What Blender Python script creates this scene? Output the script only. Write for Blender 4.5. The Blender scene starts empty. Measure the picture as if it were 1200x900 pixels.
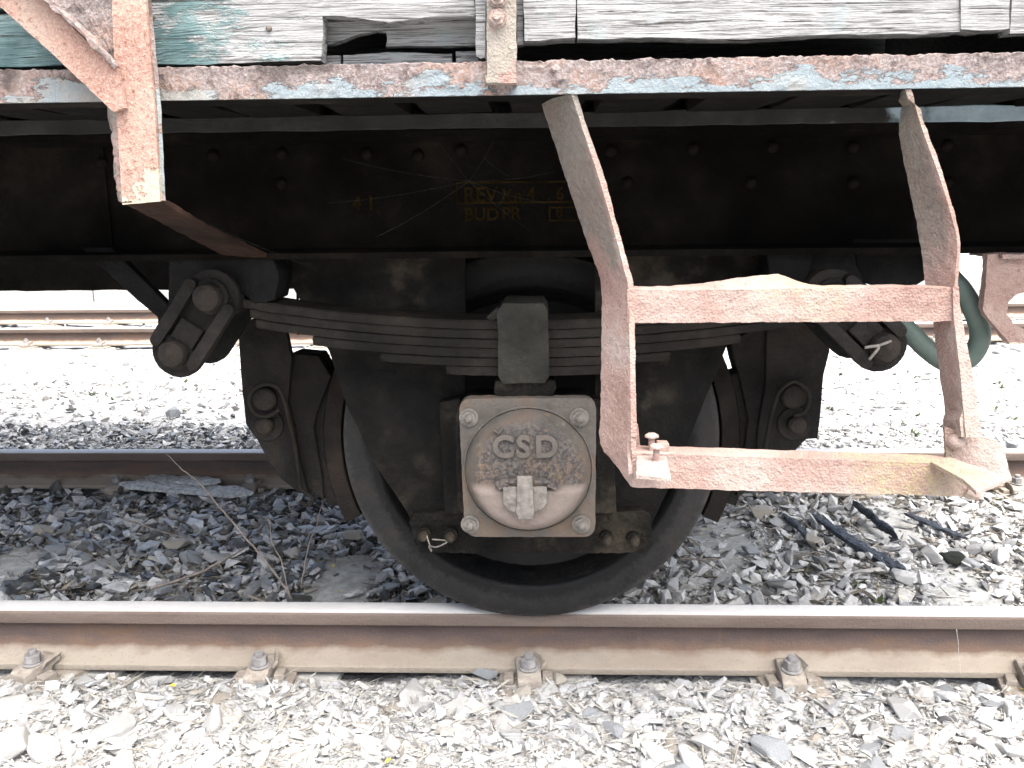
import bpy, bmesh, math, random
import numpy as np
from mathutils import Vector, Matrix, noise as mnoise
random.seed(7); rng = np.random.default_rng(11)
scene = bpy.context.scene
COL = scene.collection
R = math.radians

# ---------------------------------------------------------------- camera
cam_d = bpy.data.cameras.new('camera'); cam = bpy.data.objects.new('camera', cam_d); COL.objects.link(cam)
cam_d.sensor_width = 36; cam_d.lens = 36*1030.15/1200; cam_d.clip_start = .05; cam_d.clip_end = 2000
yaw, pitch, roll = .0388, .2009, .0114
fwd = Vector((-math.sin(yaw)*math.cos(pitch), math.cos(yaw)*math.cos(pitch), -math.sin(pitch)))
rgt = Vector((math.cos(yaw), math.sin(yaw), 0)); dwn = -rgt.cross(fwd)
r2 = math.cos(roll)*rgt + math.sin(roll)*dwn; d2 = -math.sin(roll)*rgt + math.cos(roll)*dwn
M = Matrix((r2, -d2, -fwd)).transposed().to_4x4(); M.translation = (.0385, -2.8886, 1.0308)
cam.matrix_world = M
scene.camera = cam

# ---------------------------------------------------------------- sky, sun, exposure
sun_vec = Vector((.22, -.32, 1.0)).normalized()
elev = math.asin(sun_vec.z); azim = math.atan2(sun_vec.x, sun_vec.y)
world = bpy.data.worlds.new('World'); scene.world = world; world.use_nodes = True
wn = world.node_tree.nodes; wl = world.node_tree.links
sky = wn.new('ShaderNodeTexSky'); sky.sky_type = 'NISHITA'; sky.sun_disc = False
sky.sun_elevation = elev; sky.sun_rotation = azim; sky.air_density = 1.0; sky.dust_density = 6.0; sky.ozone_density = 1.0
hs = wn.new('ShaderNodeHueSaturation'); hs.inputs['Saturation'].default_value = .8      # overcast: a whiter sky, the same all round
wl.new(sky.outputs[0], hs.inputs['Color'])
bg = wn['Background']; bg.inputs[1].default_value = .075
wl.new(hs.outputs[0], bg.inputs[0])
sun_d = bpy.data.lights.new('sun', 'SUN'); sun_d.energy = 1.5; sun_d.angle = R(84); sun_d.color = (1, .985, .965)
sun = bpy.data.objects.new('sun', sun_d); COL.objects.link(sun)
sun.rotation_euler = sun_vec.to_track_quat('Z', 'Y').to_euler(); sun.location = (3, -4, 8)
vs = scene.view_settings; vs.view_transform = 'Standard'; vs.look = 'None'; vs.gamma = 1; vs.exposure = 3.05
scene.cycles.max_bounces = 6; scene.cycles.diffuse_bounces = 4; scene.cycles.glossy_bounces = 2
scene.cycles.use_denoising = True

# ---------------------------------------------------------------- materials
class Mat:
    def __init__(s, name):
        s.m = bpy.data.materials.new(name); s.m.use_nodes = True
        s.t = s.m.node_tree; s.n = s.t.nodes; s.l = s.t.links
        s.b = s.n['Principled BSDF']; s.tc = s.n.new('ShaderNodeTexCoord'); s.obj = s.tc.outputs['Object']
        s.b.inputs['Specular IOR Level'].default_value = .3
    def _in(s, sock, v):
        if isinstance(v, bpy.types.NodeSocket): s.l.new(v, sock)
        elif isinstance(v, tuple): sock.default_value = v if len(v) == 4 else (*v, 1)
        else: sock.default_value = v
    def map(s, scale=(1,1,1), loc=(0,0,0), rot=(0,0,0), vec=None):
        n = s.n.new('ShaderNodeMapping'); s.l.new(vec or s.obj, n.inputs[0])
        n.inputs['Scale'].default_value = scale; n.inputs['Location'].default_value = loc; n.inputs['Rotation'].default_value = rot
        return n.outputs[0]
    def noise(s, scale, detail=6, rough=.6, vec=None, dist=0):
        n = s.n.new('ShaderNodeTexNoise'); s.l.new(vec or s.obj, n.inputs['Vector'])
        n.inputs['Scale'].default_value = scale; n.inputs['Detail'].default_value = detail
        n.inputs['Roughness'].default_value = rough; n.inputs['Distortion'].default_value = dist
        return n.outputs['Fac']
    def vor(s, scale, feature='F1', out='Distance', vec=None, rnd=1):
        n = s.n.new('ShaderNodeTexVoronoi'); n.feature = feature; s.l.new(vec or s.obj, n.inputs['Vector'])
        n.inputs['Scale'].default_value = scale; n.inputs['Randomness'].default_value = rnd
        return n.outputs[out]
    def ramp(s, fac, stops, mode='LINEAR'):
        n = s.n.new('ShaderNodeValToRGB'); s._in(n.inputs[0], fac); e = n.color_ramp.elements; n.color_ramp.interpolation = mode
        while len(e) < len(stops): e.new(.5)
        for k, (p, c) in enumerate(stops):
            e[k].position = p; e[k].color = (c, c, c, 1) if not isinstance(c, tuple) else (*c, 1)
        return n.outputs[0]
    def mix(s, fac, a, b, mode='MIX'):
        n = s.n.new('ShaderNodeMix'); n.data_type = 'RGBA'; n.blend_type = mode
        s._in(n.inputs[0], fac); s._in(n.inputs[6], a); s._in(n.inputs[7], b)
        return n.outputs[2]
    def math(s, op, a, b=0., clamp=False):
        n = s.n.new('ShaderNodeMath'); n.operation = op; n.use_clamp = clamp; s._in(n.inputs[0], a); s._in(n.inputs[1], b)
        return n.outputs[0]
    def sep(s, axis, vec=None):
        n = s.n.new('ShaderNodeSeparateXYZ'); s.l.new(vec or s.obj, n.inputs[0]); return n.outputs[axis]
    def rng(s, v, a, b, c=0., d=1.):
        n = s.n.new('ShaderNodeMapRange'); s._in(n.inputs[0], v)
        for k, x in zip((1, 2, 3, 4), (a, b, c, d)): n.inputs[k].default_value = x
        return n.outputs[0]
    def island(s): n = s.n.new('ShaderNodeNewGeometry'); return n.outputs['Random Per Island']
    def rand(s): n = s.n.new('ShaderNodeObjectInfo'); return n.outputs['Random']
    def up(s):
        n = s.n.new('ShaderNodeNewGeometry'); q = s.n.new('ShaderNodeSeparateXYZ'); s.l.new(n.outputs['Normal'], q.inputs[0]); return q.outputs[2]
    def bump(s, h, strength=.5, dist=.01, prev=None):
        n = s.n.new('ShaderNodeBump'); s._in(n.inputs['Height'], h); n.inputs['Strength'].default_value = strength
        n.inputs['Distance'].default_value = dist
        if prev: s.l.new(prev, n.inputs['Normal'])
        return n.outputs[0]
    def out(s, col, rough=.85, normal=None, metal=0., spec=None):
        s._in(s.b.inputs['Base Color'], col); s._in(s.b.inputs['Roughness'], rough); s._in(s.b.inputs['Metallic'], metal)
        if normal: s.l.new(normal, s.b.inputs['Normal'])
        if spec is not None: s.b.inputs['Specular IOR Level'].default_value = spec
        return s.m
MT = {}
def mat_step():
    m = Mat('rusty_pink_steel')
    big = m.noise(6, 5, .6); fine = m.noise(300, 6, .8); mid = m.noise(95, 6, .75); pit = m.vor(230)
    c = m.ramp(big, [(.3, (.225,.13,.103)), (.46, (.30,.195,.162)), (.56, (.33,.25,.213)), (.68, (.36,.305,.268))])
    c = m.mix(m.ramp(fine, [(.45, 0.), (.66, .6)]), c, (.34,.285,.26))
    c = m.mix(m.ramp(mid, [(.54, 0.), (.68, .6)]), c, (.16,.085,.07))
    # yellow-green lichen, mostly on the two horizontal bars
    li = m.math('MULTIPLY', m.ramp(m.math('ADD', m.noise(5.2, 3, .5), m.rng(m.sep(0), .26, .34, -.2, .03)), [(.50, 0.), (.62, .85)]), m.math('MULTIPLY', m.ramp(m.noise(140, 4, .7), [(.4, 0.), (.6, .75)]), m.rng(m.sep(0), .74, .66)))
    c = m.mix(li, c, (.33,.31,.15))
    # remains of cream paint on upper flats
    pm = m.math('ADD', m.noise(16, 6, .65), m.rng(m.sep(2), .92, 1.2, -.14, .12))
    c = m.mix(m.ramp(pm, [(.56, 0.), (.575, .85)]), c, (.27,.25,.21))
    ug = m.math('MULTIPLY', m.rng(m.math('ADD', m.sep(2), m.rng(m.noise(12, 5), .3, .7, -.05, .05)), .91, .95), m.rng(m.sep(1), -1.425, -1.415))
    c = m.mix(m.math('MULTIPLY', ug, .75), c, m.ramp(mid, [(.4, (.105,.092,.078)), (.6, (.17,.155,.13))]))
    h = m.math('ADD', m.math('MULTIPLY', fine, .5), m.math('ADD', m.math('MULTIPLY', mid, .6), m.math('MULTIPLY', pit, .35)))
    return m.out(c, .85, m.bump(h, 1., .007))
def mat_post():
    m = Mat('flaking_rust_and_paint')
    big = m.noise(9, 6, .65); fine = m.noise(330, 5, .75); mid = m.noise(120, 5, .65)
    c = m.ramp(big, [(.3, (.25,.125,.095)), (.52, (.31,.19,.15)), (.7, (.33,.26,.21))])
    c = m.mix(m.ramp(fine, [(.45, 0.), (.62, .7)]), c, (.41,.31,.25))
    c = m.mix(m.ramp(mid, [(.55, 0.), (.7, .9)]), c, (.15,.065,.045))
    pm = m.math('ADD', m.noise(13, 7, .7), m.rng(m.sep(2), 1.02, 1.2, .13, -.1))
    c = m.mix(m.ramp(pm, [(.57, 0.), (.585, .9)]), c, (.40,.35,.26))
    h = m.math('ADD', m.math('MULTIPLY', fine, .5), m.math('ADD', mid, m.ramp(pm, [(.56, 0.), (.59, .6)])))
    return m.out(c, .85, m.bump(h, .9, .006))
def mat_angle():
    m = Mat('peeling_blue_paint_on_rust')
    n1 = m.noise(14, 8, .68, m.map((.55, 1, 1.3))); fine = m.noise(190, 5, .7); mid = m.noise(60, 6, .65)
    rust = m.ramp(m.noise(11, 5, .6), [(.3, (.08,.055,.05)), (.46, (.17,.13,.118)), (.6, (.19,.115,.085)), (.72, (.22,.20,.195))])
    rust = m.mix(m.ramp(fine, [(.44, 0.), (.64, .8)]), rust, (.26,.24,.235))
    rust = m.mix(m.ramp(mid, [(.55, 0.), (.66, .9)]), rust, (.07,.045,.04))
    rust = m.mix(m.math('MULTIPLY', m.ramp(m.noise(7, 5, .6), [(.52, 0.), (.6, .85)]), m.rng(m.sep(0), .05, -.25)), rust, (.05,.038,.034))
    pv = m.math('ADD', n1, m.rng(m.sep(2), 1.205, 1.255, .10, -.17))
    pmask = m.ramp(pv, [(.515, 0.), (.53, 1.)])
    pc = m.ramp(m.noise(4, 4, .6), [(.35, (.155,.19,.205)), (.5, (.18,.21,.222)), (.58, (.22,.21,.19)), (.7, (.20,.235,.247))])
    pc = m.mix(m.ramp(m.noise(120, 4, .7), [(.55, 0.), (.72, .6)]), pc, (.18,.17,.17))
    c = m.mix(pmask, rust, pc)
    h = m.math('ADD', m.math('MULTIPLY', pmask, .9), m.math('ADD', m.math('MULTIPLY', fine, .6), m.math('MULTIPLY', mid, 1.0)))
    return m.out(c, .7, m.bump(h, .9, .007))
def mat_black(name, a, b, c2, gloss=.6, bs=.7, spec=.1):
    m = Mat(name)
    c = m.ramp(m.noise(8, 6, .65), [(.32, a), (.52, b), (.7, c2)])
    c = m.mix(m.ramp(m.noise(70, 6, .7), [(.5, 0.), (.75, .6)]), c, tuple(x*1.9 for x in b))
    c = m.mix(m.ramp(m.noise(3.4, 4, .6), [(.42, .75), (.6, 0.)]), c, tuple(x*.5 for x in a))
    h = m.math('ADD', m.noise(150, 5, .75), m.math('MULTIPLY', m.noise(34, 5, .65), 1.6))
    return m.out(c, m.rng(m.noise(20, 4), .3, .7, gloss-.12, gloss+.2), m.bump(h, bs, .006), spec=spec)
def mat_cover():
    m = Mat('axle_box_casting')
    sp = m.noise(140, 6, .75); big = m.noise(13, 5, .6)
    c = m.ramp(big, [(.3, (.052,.045,.039)), (.5, (.080,.070,.060)), (.62, (.095,.068,.050)), (.75, (.112,.098,.078))])
    # dark lichen-like speckle on the upper half of the lid, none below the ridge
    z = m.sep(2)
    spk = m.math('MULTIPLY', m.ramp(sp, [(.43, 0.), (.56, .95)]), m.rng(z, .447, .463))
    r0 = m.n.new('ShaderNodeVectorMath'); r0.operation = 'DISTANCE'; m.l.new(m.map((1, 0, 1)), r0.inputs[0]); r0.inputs[1].default_value = (.004, 0, .475)
    spk = m.math('MULTIPLY', spk, m.rng(r0.outputs['Value'], .105, .125, 1, .12))
    c = m.mix(spk, c, (.030,.027,.028))
    c = m.mix(m.math('MULTIPLY', m.ramp(m.noise(19, 6, .7), [(.60, 0.), (.68, .6)]), m.rng(z, .40, .5)), c, (.21,.13,.06))
    low = m.math('MULTIPLY', m.rng(z, .463, .452), m.rng(r0.outputs['Value'], .125, .11))  # lid below the ridge: pinkish, its brighter lighting put into the colour
    c = m.mix(m.math('MULTIPLY', low, .8), c, (.16,.128,.112))
    c = m.mix(m.ramp(m.noise(33, 5, .7), [(.62, 0.), (.7, .5)]), c, (.22,.20,.15))
    h = m.math('ADD', sp, m.math('MULTIPLY', m.noise(45, 5), .8))
    return m.out(c, .75, m.bump(h, .7, .004))
def mat_wood(name, teal=0.):
    m = Mat(name)
    g = m.noise(9, 8, .7, m.map((.5, 3, 13)), .4); g2 = m.noise(30, 5, .7, m.map((.35, 3, 18))); crack = m.noise(14, 6, .75, m.map((.28, 3, 11)), .6)
    c = m.ramp(g, [(.3, (.17,.168,.163)), (.5, (.28,.28,.275)), (.7, (.37,.372,.368))])
    c = m.mix(m.ramp(g2, [(.40, .9), (.5, 0.)]), c, (.075,.07,.065))
    pv = m.math('ADD', m.noise(7, 7, .68, m.map((.6, 1, 1.6))), m.rng(m.sep(0), -.80, -.25, .16, -.16) if teal else -.2)
    pm = m.ramp(pv, [(.49, 0.), (.54, 1.)])
    pc = m.ramp(m.noise(11, 5, .6), [(.3, (.03,.085,.09)), (.5, (.09,.16,.16)), (.7, (.20,.28,.275))])
    if teal: c = m.mix(m.math('MULTIPLY', pm, .85), c, pc)
    else: c = m.mix(m.math('MULTIPLY', m.ramp(m.noise(13, 6, .7), [(.55, 0.), (.62, .5)]), 1.), c, (.25,.29,.29))
    cm = m.ramp(crack, [(.37, 1.), (.425, 0.)])
    c = m.mix(cm, c, (.045,.04,.035))
    h = m.math('ADD', m.math('MULTIPLY', g2, .8), m.math('SUBTRACT', m.math('MULTIPLY', g, .7), m.math('MULTIPLY', cm, 1.5)))
    if teal: h = m.math('ADD', h, m.math('MULTIPLY', pm, .7))
    return m.out(c, .85, m.bump(h, .8, .006))
def mat_rail():
    m = Mat('rail_steel')
    z = m.sep(2); n = m.noise(6, 6, .65, m.map((.5, 1, 2))); f = m.noise(130, 5, .7); s = m.noise(10, 5, .6, m.map((4, 1, .3)))
    head = m.ramp(n, [(.3, (.105,.078,.063)), (.6, (.145,.113,.095))])
    web = m.ramp(n, [(.3, (.06,.044,.04)), (.5, (.083,.060,.053)), (.7, (.115,.070,.045))])
    web = m.mix(m.rng(m.math('ADD', z, m.rng(m.noise(14, 5), .3, .7, -.012, .012)), -.085, -.112), web, (.125,.082,.058))
    foot = m.ramp(n, [(.3, (.20,.165,.132)), (.6, (.265,.23,.185))])
    zz = m.math('ADD', z, m.rng(m.noise(9, 4), .3, .7, -.008, .008))
    c = m.mix(m.rng(zz, -.108, -.122), web, foot); c = m.mix(m.rng(zz, -.046, -.038), c, head)
    c = m.mix(m.ramp(s, [(.62, 0.), (.78, .22)]), c, (.20,.11,.07))
    c = m.mix(m.ramp(f, [(.58, 0.), (.72, .5)]), c, (.11,.08,.07))
    top = m.math('MULTIPLY', m.rng(m.up(), .75, .95), m.rng(z, -.012, -.004))
    c = m.mix(top, c, m.ramp(m.noise(5, 6, .6, m.map((.2, 4, 1))), [(.35, (.50,.48,.46)), (.65, (.62,.60,.58))]))
    return m.out(c, m.rng(top, 0, 1, .8, .5), m.bump(m.math('ADD', m.math('MULTIPLY', f, 1.5), n), .6, .004), m.rng(top, 0, 1, 0., .15))
def mat_stone(name, cols, src='rand', wear=.5, rough=.9, spec=.3):
    m = Mat(name)
    r = m.rand() if src == 'rand' else m.island()
    k = len(cols)
    c = m.ramp(r, [(i/k, x) for i, x in enumerate(cols)], 'CONSTANT')
    n = m.noise(55 if src == 'rand' else 70, 6, .7)
    c = m.mix(m.ramp(n, [(.35, .6), (.62, 0.)]), c, tuple(x*.45 for x in cols[0]))
    c = m.mix(m.ramp(m.noise(21, 4, .6), [(.5, 0.), (.68, wear)]), c, (.42,.41,.38))
    return m.out(c, rough, m.bump(m.math('ADD', n, m.noise(18, 4)), .55, .006), spec=spec)
def mat_ground(name='ground_grit'):
    m = Mat(name)
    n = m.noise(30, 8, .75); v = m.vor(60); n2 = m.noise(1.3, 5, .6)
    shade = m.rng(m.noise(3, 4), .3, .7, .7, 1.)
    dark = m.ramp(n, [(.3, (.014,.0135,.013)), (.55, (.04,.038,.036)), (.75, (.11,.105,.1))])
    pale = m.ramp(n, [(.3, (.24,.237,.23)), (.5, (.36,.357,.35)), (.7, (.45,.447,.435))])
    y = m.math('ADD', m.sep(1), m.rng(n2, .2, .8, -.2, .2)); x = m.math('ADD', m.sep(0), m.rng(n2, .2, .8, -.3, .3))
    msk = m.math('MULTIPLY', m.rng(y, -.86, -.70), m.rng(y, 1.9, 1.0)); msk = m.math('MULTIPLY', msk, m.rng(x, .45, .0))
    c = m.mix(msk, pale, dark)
    c = m.mix(m.math('MULTIPLY', m.ramp(m.noise(5, 6, .7), [(.6, 0.), (.72, .5)]), m.rng(y, .9, 1.2)), c, (.10,.15,.045))
    return m.out(c, .95, m.bump(m.math('ADD', n, v), .8, .015))
def mat_plain(name, a, b, scale=20, rough=.8, bs=.3, metal=0., spec=.25):
    m = Mat(name); n = m.noise(scale, 6, .65)
    c = m.ramp(n, [(.32, a), (.68, b)])
    return m.out(c, rough, m.bump(m.math('ADD', n, m.noise(scale*6, 4)), bs, .004), metal, spec)

MT['step'] = mat_step(); MT['post'] = mat_post(); MT['angle'] = mat_angle(); MT['cover'] = mat_cover()
MT['wood'] = mat_wood('weathered_white_wood'); MT['wood_teal'] = mat_wood('weathered_wood_with_teal_paint', 1)
MT['rail'] = mat_rail(); MT['ground'] = mat_ground()
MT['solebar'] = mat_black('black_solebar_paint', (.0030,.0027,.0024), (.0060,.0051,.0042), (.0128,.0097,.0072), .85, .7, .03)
MT['grease'] = mat_black('greasy_black_iron', (.0028,.0028,.0030), (.0056,.0055,.0052), (.0112,.0095,.0080), .6)
MT['spring'] = mat_black('dirty_spring_steel', (.0090,.0081,.0069), (.0181,.0155,.0127), (.0335,.0230,.0164), .65)
MT['guard'] = mat_black('grimy_guard_plate', (.0028,.0027,.0026), (.0105,.0092,.0076), (.055,.045,.032), .65)
MT['buckle'] = mat_black('grimy_green_buckle', (.0146,.0146,.0122), (.0277,.0269,.0221), (.0490,.0416,.0294), .6)
def mat_wheel():
    m = Mat('dark_wheel_steel'); n = m.noise(11, 6, .65)
    c = m.ramp(n, [(.32, (.0085,.0083,.0084)), (.52, (.0145,.014,.0138)), (.7, (.024,.0205,.0175))])
    c = m.mix(m.ramp(m.noise(150, 5, .75), [(.5, 0.), (.72, .5)]), c, (.030,.027,.0245))
    r0 = m.n.new('ShaderNodeVectorMath'); r0.operation = 'DISTANCE'; m.l.new(m.map((1, 0, 1)), r0.inputs[0]); r0.inputs[1].default_value = (0, 0, .4614)
    rad = m.math('ADD', r0.outputs['Value'], m.rng(m.noise(60, 6, .8), .3, .7, -.014, .014)); rad = m.math('ADD', rad, m.rng(m.noise(6, 3), .3, .7, -.010, .010))
    c = m.mix(m.rng(rad, .412, .396), c, (.0035,.0034,.0032))
    c = m.mix(m.math('MULTIPLY', m.rng(rad, .450, .460), .5), c, (.045,.041,.038))
    return m.out(c, m.rng(n, .3, .7, .42, .7), m.bump(m.math('ADD', m.noise(150, 5, .7), m.noise(40, 5)), .45, .004), spec=.2)
MT['wheel'] = mat_wheel()
MT['brake'] = mat_black('brown_black_brake_iron', (.0090,.0081,.0075), (.0158,.0139,.0124), (.0270,.0202,.0150), .65)
MT['shoe'] = mat_black('rusty_brake_shoe', (.0112,.0095,.0084), (.0189,.0154,.0129), (.0336,.0224,.0161), .7)
MT['floor'] = mat_black('rotten_floor_underside', (.005,.0045,.004), (.011,.0096,.008), (.026,.022,.018), .85)
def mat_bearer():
    m = Mat('bearer_paint_lit_end'); n = m.noise(9, 6, .65)
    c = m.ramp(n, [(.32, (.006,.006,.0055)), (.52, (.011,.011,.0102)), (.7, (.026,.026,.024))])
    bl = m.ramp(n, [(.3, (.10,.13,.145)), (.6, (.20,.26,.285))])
    c = m.mix(m.rng(m.math('ADD', m.sep(0), m.rng(n, .3, .7, -.12, .12)), .66, .74), c, bl)  # right end: blue paint, with its brighter lighting put into the colour
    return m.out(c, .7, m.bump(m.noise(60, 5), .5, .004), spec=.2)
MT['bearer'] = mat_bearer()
MT['armrust'] = mat_black('dark_brown_rust', (.0165,.0099,.0072), (.0303,.0165,.0116), (.0495,.0286,.0198), .75)
MT['nut'] = mat_plain('pale_rusty_nut', (.07,.063,.056), (.175,.158,.14), 60, .7, .5)
MT['nut_dark'] = mat_plain('dark_rusty_nut', (.05,.045,.04), (.13,.11,.09), 60, .65, .5)
MT['clip'] = mat_plain('dusty_rail_clip', (.17,.145,.12), (.30,.265,.225), 35, .85, .6)
MT['clip_grey'] = mat_plain('dusty_grey_clip_nut', (.13,.122,.118), (.28,.27,.26), 35, .8, .6)
MT['concrete'] = mat_plain('weathered_concrete', (.20,.20,.19), (.40,.395,.37), 32, .9, .6)
MT['hose'] = mat_plain('green_grey_rubber', (.042,.060,.052), (.075,.10,.085), 12, .5, .2)
MT['stencil'] = mat_plain('faded_ochre_stencil', (.004,.003,.0015), (.020,.0125,.0045), 28, .9, .1, 0., .0)
MT['twig'] = mat_plain('grey_brown_twig', (.09,.076,.064), (.24,.205,.18), 40, .9, .4)
MT['char'] = mat_plain('charred_wood', (.006,.007,.009), (.05,.06,.075), 60, .4, 1.0)
MT['scrap'] = mat_plain('silvery_old_wood', (.20,.20,.197), (.55,.55,.54), 60, .9, .8)
MT['leaf'] = mat_plain('yellow_leaf', (.5,.36,.03), (.65,.5,.05), 30, .7, .2)
MT['moss'] = mat_plain('mossy_dark_stone', (.006,.0065,.006), (.024,.027,.019), 14, .95, .9)
MT['web'] = mat_plain('dusty_cobweb', (.05,.05,.05), (.10,.10,.098), 30, .9, 0, 0., 0.)
MT['weed'] = mat_plain('low_weed_leaf', (.018,.03,.009), (.045,.065,.022), 30, .8, .2)

# ---------------------------------------------------------------- mesh helpers
class MB:
    def __init__(s): s.v = []; s.f = []
    def add(s, v, f):
        o = len(s.v); s.v += [tuple(p) for p in v]; s.f += [tuple(i+o for i in q) for q in f]; return s
    def box(s, a, b, m=None):
        (x0,y0,z0), (x1,y1,z1) = a, b
        v = [Vector(p) for p in ((x0,y0,z0),(x1,y0,z0),(x1,y1,z0),(x0,y1,z0),(x0,y0,z1),(x1,y0,z1),(x1,y1,z1),(x0,y1,z1))]
        if m: v = [m @ p for p in v]
        return s.add(v, [(0,3,2,1),(4,5,6,7),(0,1,5,4),(1,2,6,5),(2,3,7,6),(3,0,4,7)])
    def prism(s, poly, y0, y1):            # poly of (x,z), extruded from y0 (front) to y1
        n = len(poly); v = [(x,y0,z) for x,z in poly] + [(x,y1,z) for x,z in poly]
        area = sum(poly[i][0]*poly[(i+1)%n][1]-poly[(i+1)%n][0]*poly[i][1] for i in range(n))
        idx = list(range(n)) if area > 0 else list(range(n))[::-1]
        f = [tuple(idx), tuple(i+n for i in idx[::-1])]
        for k in range(n):
            a, b = idx[k], idx[(k+1)%n]; f.append((a, a+n, b+n, b))
        return s.add(v, f)
    def plate(s, poly, z0, z1):            # poly of (x,y), extruded in z
        n = len(poly); v = [(x,y,z0) for x,y in poly] + [(x,y,z1) for x,y in poly]
        area = sum(poly[i][0]*poly[(i+1)%n][1]-poly[(i+1)%n][0]*poly[i][1] for i in range(n))
        idx = list(range(n)) if area > 0 else list(range(n))[::-1]
        f = [tuple(i+n for i in idx), tuple(idx[::-1])]
        for k in range(n):
            a, b = idx[k], idx[(k+1)%n]; f.append((a, b, b+n, a+n))
        return s.add(v, f)
    def tube(s, path, r, n=10, cap=True):
        path = [Vector(p) for p in path]; rr = r if isinstance(r, (list, tuple)) else [r]*len(path)
        v = []; f = []; up = None
        for i, p in enumerate(path):
            t = (path[min(i+1, len(path)-1)] - path[max(i-1, 0)]).normalized()
            if up is None:
                up = t.orthogonal().normalized()
            up = (up - t*up.dot(t)).normalized(); bi = t.cross(up)
            for k in range(n):
                a = 2*math.pi*k/n; v.append(p + (up*math.cos(a) + bi*math.sin(a))*rr[i])
        for i in range(len(path)-1):
            for k in range(n):
                f.append((i*n+k, i*n+(k+1)%n, (i+1)*n+(k+1)%n, (i+1)*n+k))
        if cap: f.append(tuple(range(n-1, -1, -1))); f.append(tuple(range((len(path)-1)*n, len(path)*n)))
        return s.add(v, f)
    def lathe(s, prof, n=96, c=(0,0), full=True):     # prof of (radius, y), about the y axis through (x,z)=c
        v = []; f = []; m = len(prof)
        for k in range(n):
            a = 2*math.pi*k/n
            for r, y in prof: v.append((c[0]+r*math.cos(a), y, c[1]+r*math.sin(a)))
        for k in range(n):
            for j in range(m-1):
                a, b = k*m+j, ((k+1)%n)*m+j; f.append((a, a+1, b+1, b))
        return s.add(v, f)
    def sector(s, c, r0, r1, a0, a1, y0, y1, n=24):   # part of a ring, angles in degrees
        v = []; f = []
        for k in range(n+1):
            a = R(a0+(a1-a0)*k/n)
            for r, y in ((r0,y0),(r1,y0),(r1,y1),(r0,y1)): v.append((c[0]+r*math.cos(a), y, c[1]+r*math.sin(a)))
        for k in range(n):
            for j in range(4): f.append((k*4+j, k*4+(j+1)%4, k*4+4+(j+1)%4, k*4+4+j))
        f.append((0,3,2,1)); f.append((n*4, n*4+1, n*4+2, n*4+3))
        return s.add(v, f)
    def ribbon(s, A, B, th):                          # a flat bar between two edges, th thick behind
        A = [Vector(p) for p in A]; B = [Vector(p) for p in B]; v = []; f = []; n = len(A)
        for i in range(n):
            t = (A[min(i+1,n-1)]-A[max(i-1,0)]).normalized(); w = (B[i]-A[i])
            nn = t.cross(w).normalized()
            if nn.y < 0: nn = -nn
            v += [A[i], B[i], B[i]+nn*th, A[i]+nn*th]
        for i in range(n-1):
            for j in range(4): f.append((i*4+j, i*4+(j+1)%4, i*4+4+(j+1)%4, i*4+4+j))
        f.append((0,3,2,1)); f.append(((n-1)*4, (n-1)*4+1, (n-1)*4+2, (n-1)*4+3))
        return s.add(v, f)
    def mesh(s, name, smooth=False, dense=0, rough=0, rs=40, rough2=0, rs2=8):
        bm = bmesh.new(); vs_ = [bm.verts.new(p) for p in s.v]
        for q in s.f:
            try: bm.faces.new([vs_[i] for i in q])
            except ValueError: pass
        bmesh.ops.recalc_face_normals(bm, faces=bm.faces)
        if dense:
            for it in range(9):
                bmesh.ops.triangulate(bm, faces=[q for q in bm.faces if len(q.verts) > 4])
                es = [e for e in bm.edges if e.calc_length() > dense]
                if not es or len(bm.verts) > 120000: break
                bmesh.ops.subdivide_edges(bm, edges=es, cuts=1, use_grid_fill=True)
            bmesh.ops.triangulate(bm, faces=[q for q in bm.faces if len(q.verts) > 4])
            bm.normal_update()
        if rough:
            for v in bm.verts:
                p = v.co; d = mnoise.fractal(p*rs, .9, 2.0, 4)*rough
                if rough2: d += mnoise.noise(p*rs2)*rough2
                v.co = p + v.normal*d
        if smooth is True:
            for q in bm.faces: q.smooth = True
        elif smooth:
            bm.normal_update()
            for q in bm.faces: q.smooth = True
            for e in bm.edges:
                if len(e.link_faces) == 2 and e.calc_face_angle(0) > R(smooth): e.smooth = False
        me = bpy.data.meshes.new(name); bm.to_mesh(me); bm.free()
        return me
def link(name, me, mat, parent=None, bevel=0, loc=None, rot=None):
    o = bpy.data.objects.new(name, me); COL.objects.link(o)
    if mat and not me.materials: me.materials.append(MT[mat] if isinstance(mat, str) else mat)
    if parent: o.parent = parent
    if loc: o.location = loc
    if rot: o.rotation_euler = rot
    if bevel:
        b = o.modifiers.new('edge', 'BEVEL'); b.width = bevel; b.segments = 2; b.limit_method = 'ANGLE'; b.angle_limit = R(35)
    return o
def tag(o, label=None, cat=None, group=None, kind=None):
    for k, v in (('label', label), ('category', cat), ('group', group), ('kind', kind)):
        if v: o[k] = v
    return o
def empty(name, loc=(0,0,0)):
    o = bpy.data.objects.new(name, None); COL.objects.link(o); o.location = loc; o.empty_display_size = .1; return o
def arc(cx, cz, r, a0, a1, n=8):
    return [(cx+r*math.cos(R(a0+(a1-a0)*k/n)), cz+r*math.sin(R(a0+(a1-a0)*k/n))) for k in range(n+1)]
def smooth_path(pts, n=6):                            # Catmull-Rom through points
    P = [Vector(p) for p in pts]; P = [2*P[0]-P[1]] + P + [2*P[-1]-P[-2]]; out = []
    for i in range(1, len(P)-2):
        for k in range(n):
            t = k/n; a, b, c, d = P[i-1], P[i], P[i+1], P[i+2]
            out.append(.5*((2*b)+(c-a)*t+(2*a-5*b+4*c-d)*t*t+(3*b-a-3*c+d)*t**3))
    return out + [P[-2]]

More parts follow.
